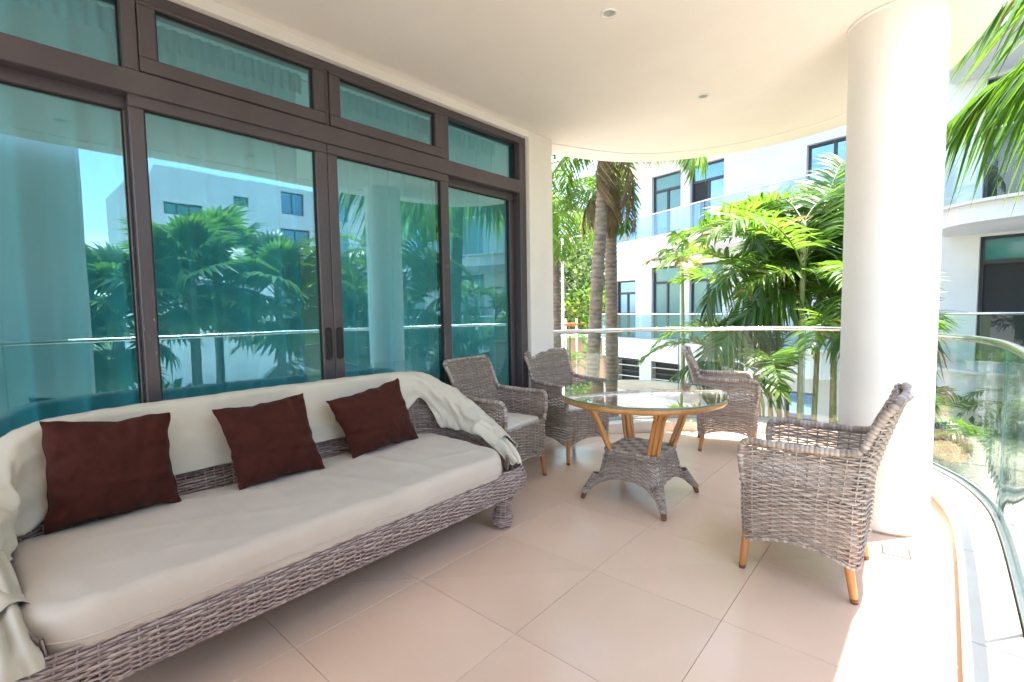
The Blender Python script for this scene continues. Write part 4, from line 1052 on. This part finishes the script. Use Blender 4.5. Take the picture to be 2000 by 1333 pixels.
# overhanging palm at the top right, trunk out of frame
hangf = fronds('hang', 4, 'leaf_bright', L=3.0, droop=1.15, el0=14, nl=60, ll=.95, lw=.055, hang=1.25, vee=.0, tn=(.3, 1))
palm('overhanging_palm', 'palm whose long fronds hang in at the upper right corner', (2.8, 7.5, GZ), (2.62, 7.5, 3.92), .13, hangf, [(176, 2), (166, 6), (196, 14), (130, 8), (250, 4), (290, 10), (330, 0), (20, 5), (80, 10)], seed=44)

# papaya and shrubs
def palmate(m, c, az, tilt, r, lobes=7, tone=.5, span=250, droop=.35, wf=.30):
    Rm = Matrix.Rotation(R(az), 3, 'Z') @ Matrix.Rotation(R(tilt), 3, 'Y')
    for k in range(lobes):
        a = R(-span / 2 + span * k / (lobes - 1)); l = r * (1 - .28 * abs(k - (lobes - 1) / 2) / (lobes / 2)); d = V((math.cos(a), math.sin(a), 0)); w_ = V((-math.sin(a), math.cos(a), 0)) * l * wf
        pts = [V((0, 0, 0)), d * l * .45 + w_ * .5, d * l * .45 - w_ * .5, d * l * .75 + w_ * .42 + V((0, 0, -droop * l * .3)), d * l * .75 - w_ * .42 + V((0, 0, -droop * l * .3)), d * l + V((0, 0, -droop * l * .7))]
        m.add([V(c) + Rm @ q for q in pts], [(0, 1, 2), (1, 3, 4, 2), (3, 5, 4)], tone)
pp = empty('papaya_tree', (-3.70, 8.75, GZ), label='slender papaya with a tuft of lobed leaves before the far balcony', cat='tree')
trunk_mesh([(0, 0, 0), (.03, .02, 2.6), (0, 0, 5.02)], .050, .026, ring=.12, seed=6, amp=.03).build('trunk', 'stem', pp, smooth=True)
rs = random.Random(5)
for k in range(15):
    a = k * 137.5 + rs.uniform(-15, 15); ln = rs.uniform(.30, .58); d = V((math.cos(R(a)), math.sin(R(a)), rs.uniform(-.30, .75))); tip = V((0, 0, 5.05 - .025 * k)) + d * ln
    m = MB(); m.tube([(0, 0, 5.05 - .03 * k), (V((0, 0, 5.05 - .03 * k)) + tip) / 2 + V((0, 0, .05)), tip], .007, 5, tone=.8); palmate(m, tip, a, rs.uniform(10, 45), rs.uniform(.20, .30), 7, rs.uniform(.5, 1), wf=.34)
    m.build('leaf', 'leaf_bright', pp)
def shrub(label, base, h, w_, n, mtl, seed, leaf=.09, name='leafy_shrub', group=None, cat='shrub'):
    root = empty(name, base, label=label, cat=cat, group=group); rs = random.Random(seed); m = MB(); st_ = MB()
    for k in range(9):
        a = rs.uniform(0, 6.3); t = V((math.cos(a) * w_ * rs.uniform(.2, .8), math.sin(a) * w_ * rs.uniform(.2, .8), h * rs.uniform(.6, .95)))
        st_.tube([(0, 0, 0), t * .5 + V((0, 0, .1)), t], [.02, .014, .006], 5)
    st_.build('stem', 'stem', root, smooth=True)
    blobs = [V((rs.uniform(-.6, .6) * w_, rs.uniform(-.6, .6) * w_, h * rs.uniform(.45, .9))) for _ in range(9)]
    for k in range(n):
        b = blobs[rs.randrange(9)]; d = V((rs.gauss(0, 1), rs.gauss(0, 1), rs.gauss(0, 1))).normalized(); c = b + d * w_ * .45 * rs.uniform(.4, 1.05) ** .6
        ax = (d + V((rs.uniform(-.8, .8), rs.uniform(-.8, .8), rs.uniform(-.2, .8)))).normalized(); sd_ = ax.cross(V((rs.gauss(0, 1), rs.gauss(0, 1), rs.gauss(0, 1)))).normalized(); l = leaf * rs.uniform(.6, 1.3)
        m.add([c, c + ax * l * .5 + sd_ * l * .3, c + ax * l, c + ax * l * .5 - sd_ * l * .3], [(0, 1, 2, 3)], rs.uniform(0, 1))
    m.build('foliage', mtl, root); return root
shrub('bright green broad-leaved shrub behind the far armchair', (-2.55, 7.0, GZ), 3.0, .55, 900, 'leaf_bright', 3, .15)
shrub('low bright shrub between the far armchair and the papaya trunk', (-2.95, 6.9, GZ), 2.35, .45, 700, 'leaf_bright', 4, .13)
shrub('green shrub at the wall base below the big palm', (-.9, 10.8, GZ), 1.7, .9, 1200, 'leaf_deep', 5, .14)
shrub('dark shrub at the foot of the right wing', (1.0, 12.0, GZ), 1.6, 1.0, 1300, 'leaf_deep', 6, .13)

# distant trees on the left
def tree(name, label, base, h, w_, n, mtl, seed, leaf=.3, flat=.8, tr=.25):
    root = empty(name, base, label=label, cat='tree', group='distant trees beyond the courtyard'); rs = random.Random(seed)
    trunk_mesh([(0, 0, 0), (rs.uniform(-.4, .4), rs.uniform(-.4, .4), h * .35), (rs.uniform(-.5, .5), 0, h * .7)], tr, tr * .5, ring=.4, seed=seed, amp=.02).build('trunk', 'trunk', root, smooth=True)
    lm = MB()
    blobs = []
    for k in range(16):
        a = rs.uniform(0, 6.3); r_ = w_ * rs.uniform(.1, .75); c = V((math.cos(a) * r_, math.sin(a) * r_, h * rs.uniform(.5, .9))); blobs.append((c, w_ * rs.uniform(.25, .42)))
        lm.tube([(0, 0, h * .4), c * .6 + V((0, 0, h * .22)), c], [tr * .35, tr * .2, .03], 5)
    lm.build('limb', 'trunk', root, smooth=True)
    m = MB()
    for k in range(n):
        b, r_ = blobs[rs.randrange(16)]; d = V((rs.gauss(0, 1), rs.gauss(0, 1), rs.gauss(0, 1) * flat)).normalized(); c = b + d * r_ * rs.uniform(.3, 1.08) ** .5
        ax = (d + V((rs.uniform(-1, 1), rs.uniform(-1, 1), rs.uniform(-.6, .6)))).normalized(); sd_ = ax.cross(V((rs.gauss(0, 1), rs.gauss(0, 1), rs.gauss(0, 1)))).normalized(); l = leaf * rs.uniform(.5, 1.3)
        m.add([c, c + ax * l * .5 + sd_ * l * .32, c + ax * l, c + ax * l * .5 - sd_ * l * .32], [(0, 1, 2, 3)], rs.uniform(0, 1))
    m.build('crown', mtl, root); return root
def pol(az, d, z=GZ): return (d * math.sin(R(az)), d * math.cos(R(az)), z)
tree('broad_tree', 'rounded green tree between the palm trunks in the distance', pol(-33.5, 30), 7.2, 4.2, 5200, 'leaf_far', 3, .32)
tree('broad_tree', 'pale feathery tall tree against the sky between the trunks', pol(-34.2, 46), 15.5, 6.0, 5200, 'leaf_far', 4, .34, 1.5)
tree('broad_tree', 'distant green tree hard against the white corner pier', pol(-38.0, 34), 9.0, 4.0, 4600, 'leaf_far', 5, .32)
tree('broad_tree', 'low green tree just left of the opposite block', pol(-31.0, 26), 4.6, 3.0, 3600, 'leaf_bright', 6, .30)
clump('areca_palm', 'pale small palm in the distance below the rounded tree', pol(-34.5, 20), 4, smal, smal, 51, nf=6, h=(1.6, 2.6), spread=.6)
# white street pole, pink garden wall and orange barriers
sp_ = empty('street_pole', pol(-36.4, 16.5), label='thin white pole with a side arm between the two left trunks', cat='pole')
MB().tube([(0, 0, 0), (0, 0, 6.3)], [.055, .04], 10).build('shaft', 'white_paint', sp_, smooth=True)
MB().tube([(0, 0, 6.1), (.35, .25, 6.35), (.7, .5, 6.35)], .02, 8).build('side_arm', 'white_paint', sp_, smooth=True)
gw = empty('garden_wall', pol(-35, 22), R(-35 + 0) * -1, label='low terracotta pink garden wall in the distance at left', cat='wall')
MB().bbox((-6, -.12, 0), (5, .12, 2.6), .02).build('wall_body', 'clay', gw); MB().bbox((-6, -.18, 2.602), (5, .18, 2.72), .02).build('coping', 'plaster_warm', gw)
for k, (az, d) in enumerate(((-37.3, 19.6), (-36.0, 19.9))):
    b = empty('road_barrier', pol(az, d, GZ), R(35), label=('orange road barrier in the distance, left of the white pole', 'orange road barrier in the distance, right of the white pole')[k], cat='barrier')
    for z in (2.95, 3.2): MB().bbox((-.5, -.03, z), (.5, .03, z + .12), .01).build('board', 'orange_paint', b)
    for x in (-.42, .42): MB().tube([(x, 0, 0), (x, 0, 3.5)], .03, 8).build('post', 'white_paint', b, smooth=True)

# fan palms and others beside the terrace, mirrored in the doors
def fanleaf(r=.62, seed=1, seg_=30, span=300):
    rs = random.Random(seed); m = MB()
    pet = spline([(0, 0, 0), (.35, 0, .10), (.75, 0, .08)], 6); m.tube(pet, .011, 5, tone=.8); c = pet[-1]
    for k in range(seg_):
        a = R(-span / 2 + span * k / (seg_ - 1)); d = V((math.cos(a), math.sin(a), .10)); w_ = V((-math.sin(a), math.cos(a), 0)); l = r * (1 - .18 * abs(k / (seg_ - 1) - .5) * 2) * rs.uniform(.93, 1.05); hw = r * math.pi * span / 360 / seg_ * .95; t = rs.uniform(.15, .95); vs = []
        for q, wq, dz in ((.04, .08, 0), (.45, .95, -.02), (.72, .75, -.10), (1, .06, -.34)):
            p = c + d * l * q + V((0, 0, dz * l * rs.uniform(.7, 1.4))); h_ = w_ * hw * wq
            vs += [p + h_, p + V((0, 0, .012 * (1 if q < .8 else 0))), p - h_]
        fs = []
        for r_ in range(3): o_ = r_ * 3; fs += [(o_, o_ + 1, o_ + 4, o_ + 3), (o_ + 1, o_ + 2, o_ + 5, o_ + 4)]
        m.add(vs, fs, t)
    return m
FL = [fanleaf(seed=i).mesh('fan_leaf', 'leaf_fan', True) for i in range(4)]
for k, (x, y, h, n, lb) in enumerate(((5.4, 1.55, 4.1, 26, 'fan palm mirrored at the left of the doors against the sky'), (4.9, 2.6, 4.7, 28, 'fan palm mirrored in the middle of the second door pane'), (6.3, 3.4, 5.0, 26, 'taller fan palm mirrored before the white block'), (4.4, 4.0, 4.4, 26, 'fan palm mirrored beside the door handles'), (5.6, .8, 3.3, 18, 'low fan palm mirrored by the end wall'))):
    root = empty('fan_palm', (x, y, GZ), label=lb, cat='palm tree', group='fan palms mirrored in the doors'); rs = random.Random(60 + k)
    trunk_mesh([(0, 0, 0), (.05, .02, h * .5), (0, 0, h)], .10, .075, seed=k).build('trunk', 'trunk', root, smooth=True)
    for j in range(n):
        o = bpy.data.objects.new('fan_leaf', FL[rs.randrange(4)]); COL.objects.link(o); o.parent = root; o.location = (0, 0, h - .02 * j); s = rs.uniform(.8, 1.2); o.scale = (s,) * 3
        o.rotation_euler = (R(rs.uniform(-25, 25)), R(-70 + 110 * (j / n) + rs.uniform(-12, 12)), R(j * 137.5))
clump('areca_palm', 'feathery palm mirrored in the right hand door panes', (3.9, 6.2, GZ), 8, arec, arlo, 71, nf=8, h=(2.6, 5.4), spread=.6)
clump('areca_palm', 'dense feathery palm mirrored in the narrow right door pane', (3.2, 8.4, GZ), 8, smal, arlo, 73, nf=8, h=(1.8, 4.6), spread=.7)
clump('areca_palm', 'feathery palm mirrored just right of the door handles', (5.6, 5.6, GZ), 7, arec, arlo, 77, nf=7, h=(2.6, 5.2), spread=.6)
shrub('green shrub beside the terrace mirrored low in the doors', (4.2, 2.0, GZ), 2.6, 1.2, 1600, 'leaf_deep', 15, .16)
shrub('green shrub mirrored low beneath the fan palms', (4.6, 4.9, GZ), 2.6, 1.2, 1600, 'leaf_deep', 16, .16)
